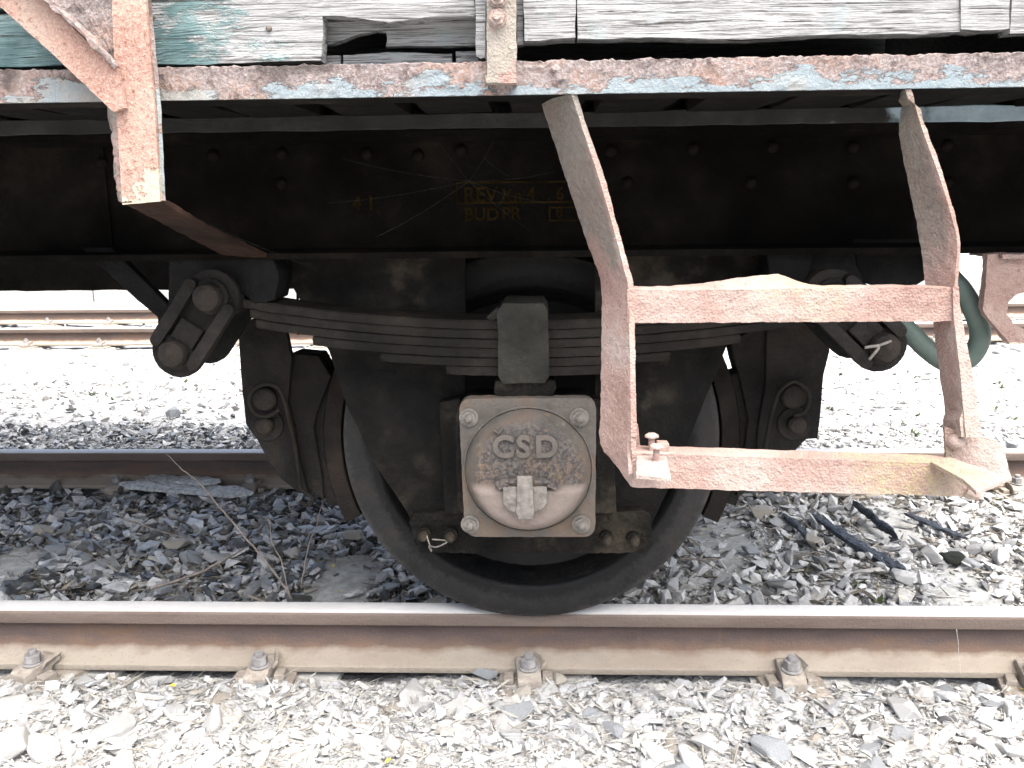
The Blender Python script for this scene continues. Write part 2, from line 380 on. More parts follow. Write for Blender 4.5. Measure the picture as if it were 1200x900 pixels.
# ---------------------------------------------------------------- ground
def gz(x, y):
    z = -.188 + .014*mnoise.noise(Vector((x*3, y*3, 0))) + .008*mnoise.noise(Vector((x*11, y*11, 4)))
    if -.64 < y < .64: z += .012
    if y < -.83: z += .024*min(1, (-.83-y)/.05)
    if y > .85: z += .012*mnoise.noise(Vector((x*1.5, y*1.5, 9)))
    return z
def ground():
    xs = sorted(set([-900,-300,-100,-40,-20,-12,-8]+[round(-6+.08*i,3) for i in range(150)]+[6,8,12,20,40,100,300,900]))
    ys = sorted(set([-900,-300,-100,-40,-15,-8,-4,-3]+[round(-2.4+.06*i,3) for i in range(180)]+[8.45,20,60,200,500,900]))
    v = []; f = []
    for y in ys:
        for x in xs:
            v.append((x, y, gz(x, y) if abs(x) < 9 and -3 < y < 8.5 else -.19))
    n = len(xs)
    for j in range(len(ys)-1):
        for i in range(n-1): f.append((j*n+i, j*n+i+1, (j+1)*n+i+1, (j+1)*n+i))
    me = bpy.data.meshes.new('ground'); me.from_pydata(v, [], f); me.update()
    for q in me.polygons: q.use_smooth = True
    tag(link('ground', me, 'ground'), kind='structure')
ground()

# ---------------------------------------------------------------- track
G = .7175
def rail_profile():
    h = [(.0343,-.010),(.0335,-.0365),(.0325,-.0385),(.0105,-.044),(.0075,-.052),(.0075,-.098),(.0125,-.113),(.022,-.1195),(.0655,-.137),(.067,-.139),(.067,-.152),(.066,-.154)]
    top = [(.0,0.),(.014,-.0004),(.025,-.002),(.031,-.005)]
    half = top + h
    return [(y, z) for y, z in half] + [(-y, z) for y, z in half[::-1][:-1]]
def rail(yc, x0, x1, label, group=None):
    prof = rail_profile(); n = len(prof); mb = MB(); xs = [x0+(x1-x0)*k/60 for k in range(61)]
    v = [(x, yc+y, z) for x in xs for y, z in prof]; f = []
    for i in range(60):
        for j in range(n): f.append((i*n+j, i*n+(j+1)%n, (i+1)*n+(j+1)%n, (i+1)*n+j))
    f.append(tuple(range(n))); f.append(tuple(range(60*n, 61*n))[::-1])
    mb.add(v, f)
    return tag(link('rail', mb.mesh('rail', smooth=28), 'rail'), label, 'rail', group)
YN, YF = -(G+.0343), G+.0343
rail(YN, -9, 9, 'rusty steel rail under the wagon wheel with dusty tan foot')
rail(YF, -9, 9, 'rusty rail in the shade on the far side of the wagon')
S2 = 5.5061
rail(S2-G-.0343, -16, 14, 'rail of the neighbouring track closer to the wagon, bright on top')
rail(S2+G+.0343, -16, 14, 'rail of the neighbouring track beside the low platform kerb')

def sleeper_mesh():
    mb = MB(); n = 10
    for k in range(n+1):
        y = -1.2+2.4*k/n; d = 0
        for x, z in ((-.14,-.36),(.14,-.36),(.125,-.170-d),(-.125,-.170-d)): mb.v.append((x, y, z))
    for k in range(n):
        for j in range(4): mb.f.append((k*4+j, k*4+(j+1)%4, k*4+4+(j+1)%4, k*4+4+j))
    mb.f.append((0,3,2,1)); mb.f.append((n*4, n*4+1, n*4+2, n*4+3))
    return mb.mesh('sleeper', dense=.06, rough=.003, rs=20)
slm = sleeper_mesh()
SLX = [-2.42,-1.80,-1.22,-.615,.03,.69,1.33,1.98,2.62]
SLL = ['beyond the askew rail clip', 'just beyond the askew rail clip, bare in the shade', 'under the askew rail clip', 'with bare end beside the wheel, under the tall-nut clip', 'directly below the wheel', 'under the hexagonal-nut rail clip', 'at the outer end of the charred splinters', 'next past the charred splinters', 'second past the charred splinters']
for k, x in enumerate(SLX):
    o = link('sleeper', slm, 'concrete', bevel=0, loc=(x, 0, 0), rot=(0, 0, random.uniform(-.02,.02)))
    tag(o, 'half buried concrete sleeper ' + SLL[k], 'sleeper', 'sleepers of the wagon track')
for i in range(22):
    x = -7.2+.66*i
    o = link('sleeper', slm, 'concrete', loc=(x, S2, 0))
    tag(o, 'concrete sleeper half buried in pale ballast of the neighbouring track', 'sleeper', 'sleepers of the neighbouring track')

# rail fastening: ribbed base plate > clamp > nut
def fastening_meshes():
    pl = MB().box((-.075,-.080,-.176), (.085,.095,-.1555)).box((.036,-.03,-.157), (.062,.012,-.136)).box((-.062,-.03,-.157), (-.036,.012,-.140))
    pl = pl.mesh('base_plate', dense=.02, rough=.002, rs=50)
    cl = MB(); prof = [(-.012,-.150),(-.012,-.128),(.012,-.118),(.035,-.114),(.062,-.122),(.062,-.132),(.040,-.128),(.020,-.134),(.012,-.150)]
    cl.add([(x,y,z) for x in (-.030,.030) for y,z in [(-.056,-.1545),(-.056,-.131),(-.034,-.121),(.030,-.112),(.046,-.116),(.046,-.127),(.022,-.134),(.018,-.1545)]],
           [tuple(range(8)), tuple(range(15,7,-1))] + [(k, (k+1)%8, 8+(k+1)%8, 8+k) for k in range(8)])
    cl = cl.mesh('clamp', dense=.012, rough=.0015, rs=60)
    nt = MB()
    for a in range(1):
        hexa = [(.021*math.cos(R(60*k+15)), .021*math.sin(R(60*k+15))) for k in range(6)]
        nt.plate(hexa, 0, .022); st = [(.011*math.cos(R(30*k)), .011*math.sin(R(30*k))) for k in range(12)]; nt.plate(st, .0222, .034)
        ws = [(.026*math.cos(R(20*k)), .026*math.sin(R(20*k))) for k in range(18)]; nt.plate(ws, -.005, -.0002)
    nt = nt.mesh('nut', smooth=30)
    wa = MB().box((-.004,-.03,-.012),(.004,.03,.01), Matrix.Rotation(.25,4,'Y')).mesh('spring_washer', dense=.01, rough=.001)
    return pl, cl, nt, wa
FM = fastening_meshes()
def fastening(x, yc, side, label, group, rz=0, detail=True):
    # side -1: on the side of the rail towards the wagon's near side, +1: the other
    root = empty('rail_fastening', (x, yc+side*.088, 0)); root.rotation_euler.z = rz + (0 if side < 0 else math.pi)
    tag(root, label, 'rail clip', group)
    link('base_plate', FM[0], 'clip', root, bevel=.003)
    c = link('clamp', FM[1], 'clip', root, bevel=.003, rot=(0, 0, random.uniform(-.15,.15)))
    link('nut', FM[2], 'clip_grey', c, bevel=.0015, loc=(.0, -.010, -.1135), rot=(0, 0, random.uniform(0,1)))
    if detail: link('spring_washer', FM[3], 'clip', c, loc=(.03, .02, -.115), rot=(0, .3, .3))
    return root
# the clamp mesh points its toe towards +y after mirroring below
NL = ['askew rail clip with dusty clamp turned sideways on the near rail', 'rail clip with tall grey nut beside a wedge of stones on near rail',
      'rail clip directly below the wheel with worn rounded nut', 'rail clip with grey hexagonal nut standing clear of the near rail foot']
for k, (x, rz) in enumerate(((-1.285,-.45),(-.695,.08),(-.008,.0),(.652,.05),(1.25,-.3),(-1.93,0))):
    fastening(x, YN, -1, NL[k] if k < 4 else 'rail clip at the edge of view on the near rail', None if k < 4 else 'rail clips at the edge of view', rz)
for k, x in enumerate(SLX):
    fastening(x, YF, -1, 'far-rail clip on the sleeper ' + SLL[k], 'rail clips along the far rail', detail=False)
for i in range(22):
    x = -7.2+.66*i
    fastening(x, S2-G-.0343, -1, 'pale rail clip on the neighbouring track, wagon-side rail', 'rail clips of the neighbouring track, wagon side', detail=False)
    fastening(x, S2+G+.0343, -1, 'pale rail clip on the neighbouring track, platform-side rail', 'rail clips of the neighbouring track, platform side', detail=False)

# low platform beyond the neighbouring track
mb = MB().box((-60, 8.86, -.4), (60, 60, .02)); tag(link('platform', mb.mesh('platform'), 'concrete'), kind='structure')
kerb = empty('platform_kerb', (0, 8.65, -.2)); tag(kerb, 'low grey concrete platform kerb of long slabs beyond the neighbouring track', 'kerb')
ks = MB().box((-.992,0,-.15),(.992,.24,.245)).mesh('slab', dense=.12, rough=.006, rs=7)
for i in range(14): link('slab', ks, 'concrete', kerb, bevel=.008, loc=(-13+2*i, 0, random.uniform(-.008,.008)))

# ================================================================ the wagon
W = tag(empty('goods_wagon', (0, 0, 0)), 'derelict wooden goods wagon with rusty black running gear and peeling planks', 'wagon')
XL, XR = -6.0, 1.62
# floor and body shell
mb = MB().box((XL, -1.33, 1.235), (XR, 1.33, 1.262)); link('floor', mb.mesh('floor', dense=.25, rough=.006, rs=6), 'floor', W)
fb = MB().box((-.065, -1.325, 1.212), (.065, 1.325, 1.2345)).mesh('floor_board', dense=.09, rough=.004, rs=9)
for i in range(46):
    x = XL+.1+.165*i
    if x < XR-.1: link('floor_board', fb, 'floor', W, loc=(x, random.uniform(-.012,.012), random.uniform(-.005,.0)), rot=(0, random.uniform(-.02,.02), 0))
for k in range(6):
    mb = MB().box((XL, 1.36, 1.27+.2*k), (XR, 1.40, 1.465+.2*k)); link('side_plank', mb.mesh('side_plank'), 'wood', W)
mb = MB().box((XL, -1.33, 1.27), (XL+.05, 1.35, 2.47)); link('end_wall', mb.mesh('end_wall'), 'wood', W)
mb = MB().box((XR-.05, -1.33, 1.27), (XR, 1.35, 2.47)); link('end_wall', mb.mesh('end_wall'), 'wood', W)
mb = MB().box((XL, -1.41, 2.48), (XR, 1.41, 2.52)); link('roof', mb.mesh('roof'), 'floor', W)
# near side: lower boards and posts seen at the top of the view
def plank(poly, y0, y1, mat, name='side_plank', label=None, rough=.0022, dense=.014):
    o = link(name, MB().prism(poly, y0, y1).mesh(name, dense=dense, rough=rough, rs=22, rough2=.003, rs2=5), mat, W)
    if label: o['label'] = label
    return o
plank([(XL,1.275)] + [(XL,1.352)] + [(-0.317,1.343), (-0.317,1.304), (-0.323,1.262), (-0.430,1.263), (-0.514,1.261), (-0.605,1.263), (-0.770,1.263)], -1.40, -1.365, 'wood_teal', label='pale plank with peeling teal paint at one end', dense=.03)
plank([(XL,1.356),(XL,1.53)] + [(-.095,1.53)] + [(-0.072,1.333), (-0.072,1.327), (-0.149,1.327), (-0.211,1.320), (-0.259,1.327), (-0.315,1.332)] + [(-.9,1.356)], -1.40, -1.365, 'wood_teal', dense=.03)
plank([(-0.336,1.344), (-0.070,1.339), (-0.070,1.290), (-0.128,1.290), (-0.184,1.292), (-0.223,1.292), (-0.220,1.302), (-0.223,1.313), (-0.240,1.316), (-0.269,1.311), (-0.291,1.303), (-0.313,1.296), (-0.336,1.295)], -1.355, -1.335, 'wood', label='broken inner board with a jagged rotten edge')
plank([(-0.299,1.281), (-0.201,1.282), (-0.116,1.279), (-0.115,1.253), (-0.300,1.254)], -1.345, -1.335, 'wood')
plank([(-0.339,1.282), (-0.303,1.280), (-0.304,1.254), (-0.340,1.254)], -1.345, -1.335, 'wood')
plank([(-0.109,1.283), (-0.051,1.282), (-0.051,1.250), (-0.110,1.251)], -1.345, -1.335, 'wood')
plank([(-0.066,1.558), (-0.051,1.558), (-0.056,1.262), (-0.063,1.261), (-0.070,1.264)], -1.412, -1.36, 'wood', name='batten')
plank([(-0.006,1.425), (0.006,1.425), (0.005,1.285), (-0.005,1.285)], -1.385, -1.36, 'wood', name='batten')
plank([(0.007,1.558), (0.088,1.556), (0.089,1.289), (0.042,1.287), (0.006,1.286)], -1.408, -1.362, 'wood', name='batten')
plank([(0.090,1.373), (0.683,1.366), (0.691,1.290), (0.632,1.288), (0.526,1.289), (0.446,1.289), (0.339,1.285), (0.232,1.289), (0.091,1.289)], -1.40, -1.362, 'wood')
plank([(0.090,1.559), (0.667,1.550), (0.683,1.370), (0.090,1.377)], -1.40, -1.362, 'wood')
plank([(0.668,1.546), (0.736,1.544), (0.764,1.293), (0.722,1.290), (0.691,1.293)], -1.404, -1.362, 'wood', name='batten')
plank([([(0.763,1.335)][0][0], 1.53), (XR,1.53), (XR,1.285)] + [(0.769,1.286)], -1.40, -1.362, 'wood')
plank([(-0.062,1.563), (0.006,1.561), (0.004,1.362), (-0.066,1.363)], -1.38, -1.36, 'wood')
for k in range(5):
    mb = MB().box((XL, -1.40, 1.538+.19*k), (XR, -1.365, 1.72+.19*k)); link('side_plank', mb.mesh('side_plank', dense=.1, rough=.002), 'wood', W)
# nails and bolt heads on the planks
nail = MB().lathe([(0,-.002),(.003,-.0018),(.0048,0),(.0048,.004)], 14).mesh('nail', smooth=True)
for x, z in [(-0.405,1.314), (-0.594,1.335)]: link('nail', nail, 'nut_dark', W, loc=(x, -1.402, z))
# side angle along the floor edge
mb = MB()
mb.prism([(XL,1.2035),(XR,1.2035),(XR,1.2555),(XL,1.2555)], -1.42, -1.411)
def angle_mesh():
    xs = np.concatenate([np.arange(XL, -1.0, .05), np.arange(-1.0, 1.0, .006), np.arange(1.0, XR+.01, .05)])
    sec = [(-1.4115,1.2035),(-1.4135,1.2035),(-1.4165,1.2035),(-1.42,1.2035)] + [(-1.42,1.2035+.0045*k) for k in range(1,12)] + [(-1.4165,1.2545),(-1.411,1.2545),(-1.411,1.235),(-1.411,1.225),(-1.411,1.215),(-1.4113,1.207)]
    v = []; f = []; n = len(sec)
    for x in xs:
        for j, (y, z) in enumerate(sec):
            P_ = Vector((x, y, z)); dy = dz = 0
            if 2 < j < 17:
                q = mnoise.fractal(P_*26, .9, 2, 5); flake = max(0, q*1.2 + (z-1.232)*22)
                dy = -.0045*min(1.2, flake)*abs(mnoise.noise(P_*90)+.6) + .0006*mnoise.noise(P_*60)
                if z > 1.245: dz = .0025*mnoise.noise(Vector((x*22, 2, 0))) + .003*mnoise.noise(Vector((x*140, 0, 5)))
                if z < 1.206: dz = .0012*mnoise.noise(Vector((x*60, 7, 0)))
            if 11 < j < 18: dz += .002*mnoise.noise(P_*120)
            v.append((x, y+dy, z+dz))
    for i in range(len(xs)-1):
        for j in range(n): f.append((i*n+j, i*n+(j+1)%n, (i+1)*n+(j+1)%n, (i+1)*n+j))
    f.append(tuple(range(n))); f.append(tuple(range((len(xs)-1)*n, len(xs)*n))[::-1])
    return MB().add(v, f).mesh('side_angle')
sa = link('side_angle', angle_mesh(), 'angle', W)
link('angle_flange', MB().box((XL,-1.4105,1.204),(XR,-1.326,1.2115)).mesh('angle_flange', dense=.05, rough=.0015), 'floor', sa)
sa['label'] = 'side angle with flaking rust and pale blue paint'
# rusty strap with a nut over the side angle
HEX = {}
def nut_mesh(key, r, h, stud_r, stud_h, dome=False, washer=0):
    if key in HEX: return HEX[key]
    mb = MB(); hx = [(r*math.cos(R(60*k+8)), r*math.sin(R(60*k+8))) for k in range(6)]
    mb.prism(hx, -h, .002)
    if dome: mb.lathe([(0,-h-stud_h),(stud_r*.6,-h-stud_h*.85),(stud_r,-h-stud_h*.35),(stud_r,-h+.001)], 16)
    else: mb.lathe([(0,-h-stud_h),(stud_r*.85,-h-stud_h),(stud_r,-h-stud_h+.002),(stud_r,-h+.001)], 14)
    if washer: mb.lathe([(washer,.002),(washer,-.004),(r*.8,-.0045)], 22)
    HEX[key] = mb.mesh('nut', smooth=30); return HEX[key]
strap = link('strap', MB().prism([(-0.048,1.487), (-0.005,1.486), (-0.005,1.266), (-0.007,1.225), (-0.012,1.220), (-0.047,1.222), (-0.052,1.229)], -1.44, -1.4285).mesh('strap', dense=.009, rough=.002, rs=45), 'step', W, bevel=.0015)
link('strap_lip', MB().prism([(-0.055,1.230), (-0.004,1.229), (-0.005,1.218), (-0.052,1.219)], -1.447, -1.421).mesh('strap_lip', dense=.008, rough=.003, rs=60), 'step', strap)
for x, z in [(-0.034,1.315), (-0.033,1.344)]: link('nut', nut_mesh('m12', .0125, .012, .0065, .008, washer=.0145), 'step', strap, loc=(x, -1.441, z))

# post with diagonal brace and gusset
pst = link('post', MB().prism([(-0.613,1.528), (-0.567,1.527), (-0.576,1.347), (-0.577,1.189), (-0.582,1.043), (-0.644,1.038), (-0.640,1.186), (-0.629,1.348)], -1.462, -1.452).mesh('post', dense=.010, rough=.0008, rs=90, rough2=.0015, rs2=7), 'post', W)
link('flange', MB().ribbon([(-0.577,-1.455,1.349), (-0.576,-1.455,1.186), (-0.582,-1.455,1.044)], [(-0.597,-1.412,1.358), (-0.596,-1.415,1.190), (-0.604,-1.415,1.043)], .006).mesh('flange', dense=.012, rough=.0012), 'angle', pst)
link('flange', MB().ribbon([(-0.631,-1.454,1.350), (-0.643,-1.454,1.185), (-0.647,-1.454,1.041)], [(-0.661,-1.405,1.361), (-0.677,-1.410,1.189), (-0.676,-1.410,1.044)], .006).mesh('flange', dense=.008, rough=.005, rs=60), 'step', pst)
link('arm', MB().ribbon([(-0.644,-1.462,1.041), (-0.652,-1.300,1.005), (-0.632,-1.060,0.933), (-0.632,-0.990,0.924)], [(-0.582,-1.462,1.043), (-0.574,-1.300,0.995), (-0.537,-1.060,0.927), (-0.531,-0.990,0.919)], .010).mesh('arm', dense=.015, rough=.002), 'armrust', pst, bevel=.001)
link('brace', MB().prism([(-0.881,1.428), (-0.828,1.427), (-0.731,1.348), (-0.627,1.246), (-0.619,1.187), (-0.638,1.181), (-0.727,1.270), (-0.800,1.339)], -1.474, -1.4625).mesh('brace', dense=.008, rough=.0009, rs=90), 'post', pst)
link('brace_rib', MB().ribbon([(-0.811,-1.500,1.427), (-0.723,-1.500,1.347), (-0.659,-1.498,1.286), (-0.626,-1.482,1.245)], [(-0.830,-1.460,1.441), (-0.733,-1.460,1.355), (-0.671,-1.460,1.297), (-0.633,-1.460,1.251)], .005).mesh('brace_rib', dense=.008, rough=.004, rs=60), 'angle', pst)
link('gusset', MB().prism([(-0.851,1.465), (-0.621,1.460), (-0.640,1.252), (-0.681,1.299), (-0.737,1.357)], -1.452, -1.445).mesh('gusset', dense=.008, rough=.005, rs=40), 'angle', pst)

# longitudinal bearer and solebar channel
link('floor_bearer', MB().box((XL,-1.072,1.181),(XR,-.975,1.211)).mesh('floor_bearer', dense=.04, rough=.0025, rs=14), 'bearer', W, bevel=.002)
def channel(y0, y1, name, sgn):
    z0, z1, t = .925, 1.180, .013
    sec = [(y0,z0),(y0,z0+t),(y1-sgn*.012,z0+t+.006),(y1-sgn*.012,z1-t-.006),(y0,z1-t),(y0,z1),(y1,z1),(y1,z0)]
    n = len(sec); xs = np.linspace(XL, XR-.02, 90); v = [(x,y,z) for x in xs for y,z in sec]; f = []
    for i in range(len(xs)-1):
        for j in range(n): f.append((i*n+j, i*n+(j+1)%n, (i+1)*n+(j+1)%n, (i+1)*n+j))
    f.append(tuple(range(n))); f.append(tuple(range((len(xs)-1)*n, len(xs)*n))[::-1])
    return link(name, MB().add(v, f).mesh(name, rough=.0012, rs=9), 'solebar', W)
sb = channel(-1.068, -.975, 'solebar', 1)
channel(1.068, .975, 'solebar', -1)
rv = MB().lathe([(0,-.011),(.007,-.0095),(.012,-.005),(.0135,.001)], 16).mesh('rivet', smooth=True)
for x, z in [(0.510,1.143), (0.347,1.142), (0.177,1.140), (0.212,1.074), (0.469,1.071), (-0.137,1.145), (-0.227,1.135), (-0.517,1.143), (-0.521,1.081), (-0.905,1.130), (0.676,1.141), (0.680,1.068), (0.866,1.141), (0.872,1.066), (-0.664,1.141), (-0.336,1.140)]:
    link('rivet', rv, 'solebar', sb, loc=(x, -.987, z))
# web stiffener joint left
link('web_joint', MB().box((-.905,-.993,.945),(-.899,-.985,1.16)).mesh('web_joint'), 'solebar', sb)
# faded stencilling on the solebar web
def text(body, x, z, h, y, ext, mat, parent, name, bold=.0, bevel=0., ws=1.):
    cu = bpy.data.curves.new(name, 'FONT'); cu.body = body; cu.size = h*1.42; cu.extrude = ext; cu.offset = bold; cu.bevel_depth = bevel; cu.bevel_resolution = 2
    cu.space_character = ws; cu.resolution_u = 6
    to = bpy.data.objects.new(name, cu); COL.objects.link(to); bpy.context.view_layer.update()
    me = bpy.data.meshes.new_from_object(to.evaluated_get(bpy.context.evaluated_depsgraph_get()))
    bpy.data.objects.remove(to); bpy.data.curves.remove(cu)
    o = link(name, me, mat, parent, loc=(x, y, z), rot=(R(90), 0, 0)); return o
YW = -.9895
for s_, px_, h in (('REV', [(-0.134,1.039)][0], .030), ('Kn', [(-0.052,1.038)][0], .026), ('4', [(0.000,1.041)][0], .026), ('. 6', [(0.043,1.041)][0], .026),
                   ('BUD', [(-0.133,1.000)][0], .026), ('PR', [(-0.053,1.001)][0], .026), ('8', [(0.061,1.005)][0], .022), ('4 1', [(-0.372,1.024)][0], .028)):
    text(s_, px_[0], px_[1], h, YW, .0006, 'stencil', sb, 'stencil_lettering', bold=.0009)
def frame(poly, w):
    (x0,z0), (x1,z1) = poly; mb = MB()
    for a, b in (((x0,z0),(x1,z0+w)), ((x0,z1-w),(x1,z1)), ((x0,z0+w),(x0+w,z1-w)), ((x1-w,z0+w),(x1,z1-w))):
        mb.box((a[0],YW-.0008,a[1]),(b[0],YW+.004,b[1]))
    link('stencil_frame', mb.mesh('stencil_frame'), 'stencil', sb)
frame([(-0.149,1.034), (0.149,1.080)], .004); frame([(0.047,0.996), (0.149,1.026)], .003)

# cross members added under the floor to block background light
for x in (-1.55, -.78, .78, 1.5):
    link('light_block_bearer', MB().box((x-.05,-.97,1.06),(x+.05,.97,1.21)).mesh('light_block_bearer'), 'floor', W)
link('headstock', MB().box((XR-.02,-1.30,.93),(XR+.10,1.30,1.21)).mesh('headstock'), 'solebar', W, bevel=.006)
# far side running board seen below the solebar
link('running_board', MB().prism([(XL,.684),(.33,.684),(.33,.818),(XL,.818)], .90, .94).mesh('running_board', dense=.06, rough=.006, rs=12), 'brake', W)
for x in (-2.6,-1.4,-.2): link('board_bracket', MB().box((x-.02,.942,.74),(x+.02,.985,.93)).mesh('board_bracket'), 'brake', W)

# ---------------- wheels and axle
RW = .4614
WP = [(.036,-.835),(.075,-.835),(.10,-.800),(.13,-.778),(.28,-.742),(.345,-.752),(.366,-.776),(.372,-.806),(.378,-.813),(.384,-.815),(.450,-.815),(.4585,-.811),(RW,-.803),(RW+.002,-.75),(RW+.006,-.722),(RW+.02,-.713),(RW+.028,-.702),(RW+.026,-.690),(RW+.01,-.681),(.39,-.680),(.37,-.69),(.34,-.725),(.27,-.722),(.13,-.745),(.10,-.68),(.076,-.66),(.036,-.66)]
wm = MB().lathe(WP, 128, (0, RW)).mesh('wheel', smooth=32)
wh = link('wheel', wm, 'wheel', W)
fw = link('wheel', MB().lathe([(r, -y) for r, y in WP], 96, (0, RW)).mesh('wheel', smooth=32), 'wheel', W)
link('axle', MB().lathe([(0,-1.04),(.06,-1.04),(.06,-.88),(.075,-.83),(.08,0),(.075,.83),(.06,.88),(.06,1.04),(0,1.04)], 32, (0, RW)).mesh('axle', smooth=30), 'grease', W)
# oily dirt crust ring in the corner of the rim
link('grease_crust', MB().lathe([(.345,-.754),(.352,-.775),(.366,-.800),(.371,-.8075),(.3735,-.806),(.372,-.79),(.35,-.755)], 400, (0, RW)).mesh('grease_crust', rough=.003, rs=60), 'grease', wh)

# ---------------- axle guard (two horn legs, keep)
out_l = [(-0.135,0.992), (-0.596,0.997), (-0.560,0.920), (-0.508,0.827), (-0.449,0.711), (-0.416,0.586), (-0.355,0.444), (-0.280,0.318), (-0.269,0.246), (-0.152,0.246)]
out_r = [(0.147,0.989), (0.564,0.985), (0.532,0.910), (0.490,0.820), (0.441,0.720), (0.393,0.584), (0.342,0.434), (0.286,0.310), (0.274,0.247), (0.152,0.247)]
ag = link('axle_guard', MB().prism(out_l, -.945, -.930).prism(out_r, -.945, -.930).mesh('axle_guard', dense=.03, rough=.0014, rs=18, rough2=.002, rs2=5), 'guard', W, bevel=.002)
ag['label'] = 'grimy steel horn plate guiding the axle box'
link('keep', MB().prism([(-0.278,0.315), (-0.262,0.338), (-0.196,0.342), (-0.118,0.332), (-0.000,0.332), (0.156,0.335), (0.203,0.341), (0.257,0.345), (0.277,0.333), (0.284,0.258), (0.269,0.242), (0.157,0.241), (-0.001,0.239), (-0.159,0.240), (-0.255,0.240)], -.972, -.9465).mesh('keep', dense=.010, rough=.0028, rs=60), 'guard', ag)
bn = MB().lathe([(0,-.036),(.008,-.035),(.0125,-.028),(.013,-.012),(.016,-.011),(.016,.002)], 18).mesh('bolt', smooth=30)
for x, z in [(-0.242,0.291), (-0.181,0.289), (0.176,0.282), (0.238,0.280)]: link('bolt', bn, 'guard', ag, loc=(x, -.974, z))
link('cotter', MB().tube(smooth_path([(-0.233,-1.005,0.295), (-0.222,-1.010,0.260), (-0.227,-1.012,0.273), (-0.210,-1.010,0.270), (-0.186,-1.005,0.282), (-0.221,-1.006,0.287)]), .0018, 6).mesh('cotter', smooth=True), 'nut', ag)
# guide liners either side of the box
for a in ([(-0.199,0.601), (-0.151,0.611), (-0.147,0.339), (-0.193,0.339)], [(0.143,0.610), (0.184,0.600), (0.199,0.344), (0.150,0.340)]):
    link('guide', MB().prism(a, -.985, -.946).mesh('guide', dense=.02, rough=.0015), 'guard', ag, bevel=.003)

# ---------------- axle box
def rrect(x0, x1, z0, z1, r):
    return arc(x1-r, z1-r, r, 0, 90) + arc(x0+r, z1-r, r, 90, 180) + arc(x0+r, z0+r, r, 180, 270) + arc(x1-r, z0+r, r, 270, 360)
CX, CZ = .001, .474
ab = link('axle_box', MB().prism(rrect(-.155,.150,.36,.622,.04), -1.062, -.93).mesh('axle_box', dense=.03, rough=.002, rs=20), 'guard', W, bevel=.006)
# square flange with four nuts
fl = link('cover_plate', MB().prism([(x + (.006 if z < .4 and x < 0 else 0), z) for x, z in rrect(CX-.1445,CX+.1435,.327,.634,.026)], -1.092, -1.062).mesh('cover_plate', dense=.010, rough=.0012, rs=40), 'cover', ab, bevel=.005)
def lid_mesh():
    rad = .1355; v = []; f = []; nr, na = 44, 132
    cz = .478; zl = .4585
    def h(x, z, r):
        t = r/rad; base = .050*(1-max(0, (t-.72)/.28)**2.2)
        q = (zl-(z+cz))
        ledge = .016*min(1, max(0, q/.010))*(1-max(0, q/.17))*(1-max(0, (t-.86)/.14)**1.2)
        return base + ledge + .0012*mnoise.fractal(Vector((x*60, z*60, 3)), .9, 2, 4)
    for i in range(nr+1):
        r = rad*i/nr
        for k in range(na):
            a = 2*math.pi*k/na; x = r*math.cos(a); z = r*math.sin(a)
            v.append((CX+x, -1.088-max(0, h(x, z, r)), cz+z))
    for i in range(nr):
        for k in range(na): f.append((i*na+k, (i+1)*na+k, (i+1)*na+(k+1)%na, i*na+(k+1)%na))
    return MB().add(v, f).mesh('lid', smooth=True)
lid = link('lid', lid_mesh(), 'cover', ab)
bead = MB().lathe([(.1345,-1.086),(.1355,-1.096),(.137,-1.0965),(.1395,-1.094),(.1405,-1.086)], 140, (CX, .478)).mesh('bead', smooth=True, rough=.0015, rs=60)
link('bead', bead, 'cover', ab)
nm = nut_mesh('box', .0155, .012, .0095, .012, dome=True, washer=.020)
for x, z in [(-0.123,0.594), (0.109,0.594), (-0.125,0.357), (0.114,0.358)]: link('nut', nm, 'nut', ab, loc=(x, -1.093, z), rot=(0, random.uniform(0,1), 0))
ltx = [(-0.070,0.523), (-0.020,0.523), (0.018,0.523)]
for s_, (x, z) in zip('CSD', ltx): text(s_, x-.002, z-.002, .045, -1.1385, .0034, 'cover', ab, 'raised_letter', bold=.0006, bevel=.0022)
link('raised_caron', MB().prism([(-0.068,0.583), (-0.059,0.573), (-0.052,0.584), (-0.048,0.581), (-0.057,0.568), (-0.071,0.579)], -1.143, -1.134).mesh('raised_caron'), 'cover', ab, bevel=.001)
# filler flap with hinge
hz = [(-0.003,0.473)][0]
link('hinge_pin', MB().tube([(CX-.047,-1.157,hz[1]),(CX+.047,-1.157,hz[1])], .0058, 12).mesh('hinge_pin', smooth=30, dense=.006, rough=.001, rs=90), 'cover', ab)
for s_ in (-1, 1):
    link('hinge_lug', MB().prism([(CX+s_*.040,hz[1]-.010),(CX+s_*.058,hz[1]-.016),(CX+s_*.066,hz[1]-.002),(CX+s_*.060,hz[1]+.006),(CX+s_*.040,hz[1]+.007)], -1.161, -1.132).mesh('hinge_lug', dense=.006, rough=.003, rs=70), 'cover', ab)
fp = [(-0.049,0.463), (0.041,0.463), (0.041,0.430), (0.032,0.416), (0.014,0.409), (-0.026,0.409), (-0.041,0.416), (-0.049,0.429)]
flap = link('filler_flap', MB().prism(fp, -1.165, -1.152).mesh('filler_flap', dense=.008, rough=.0012, rs=50), 'nut', ab, bevel=.0025)
link('flap_strap', MB().prism([(-0.020,0.489), (0.011,0.489), (0.013,0.425), (0.016,0.416), (0.011,0.397), (-0.019,0.397), (-0.024,0.416), (-0.021,0.425)], -1.173, -1.1655).mesh('flap_strap', dense=.008, rough=.0008, rs=50), 'nut', ab, bevel=.002)
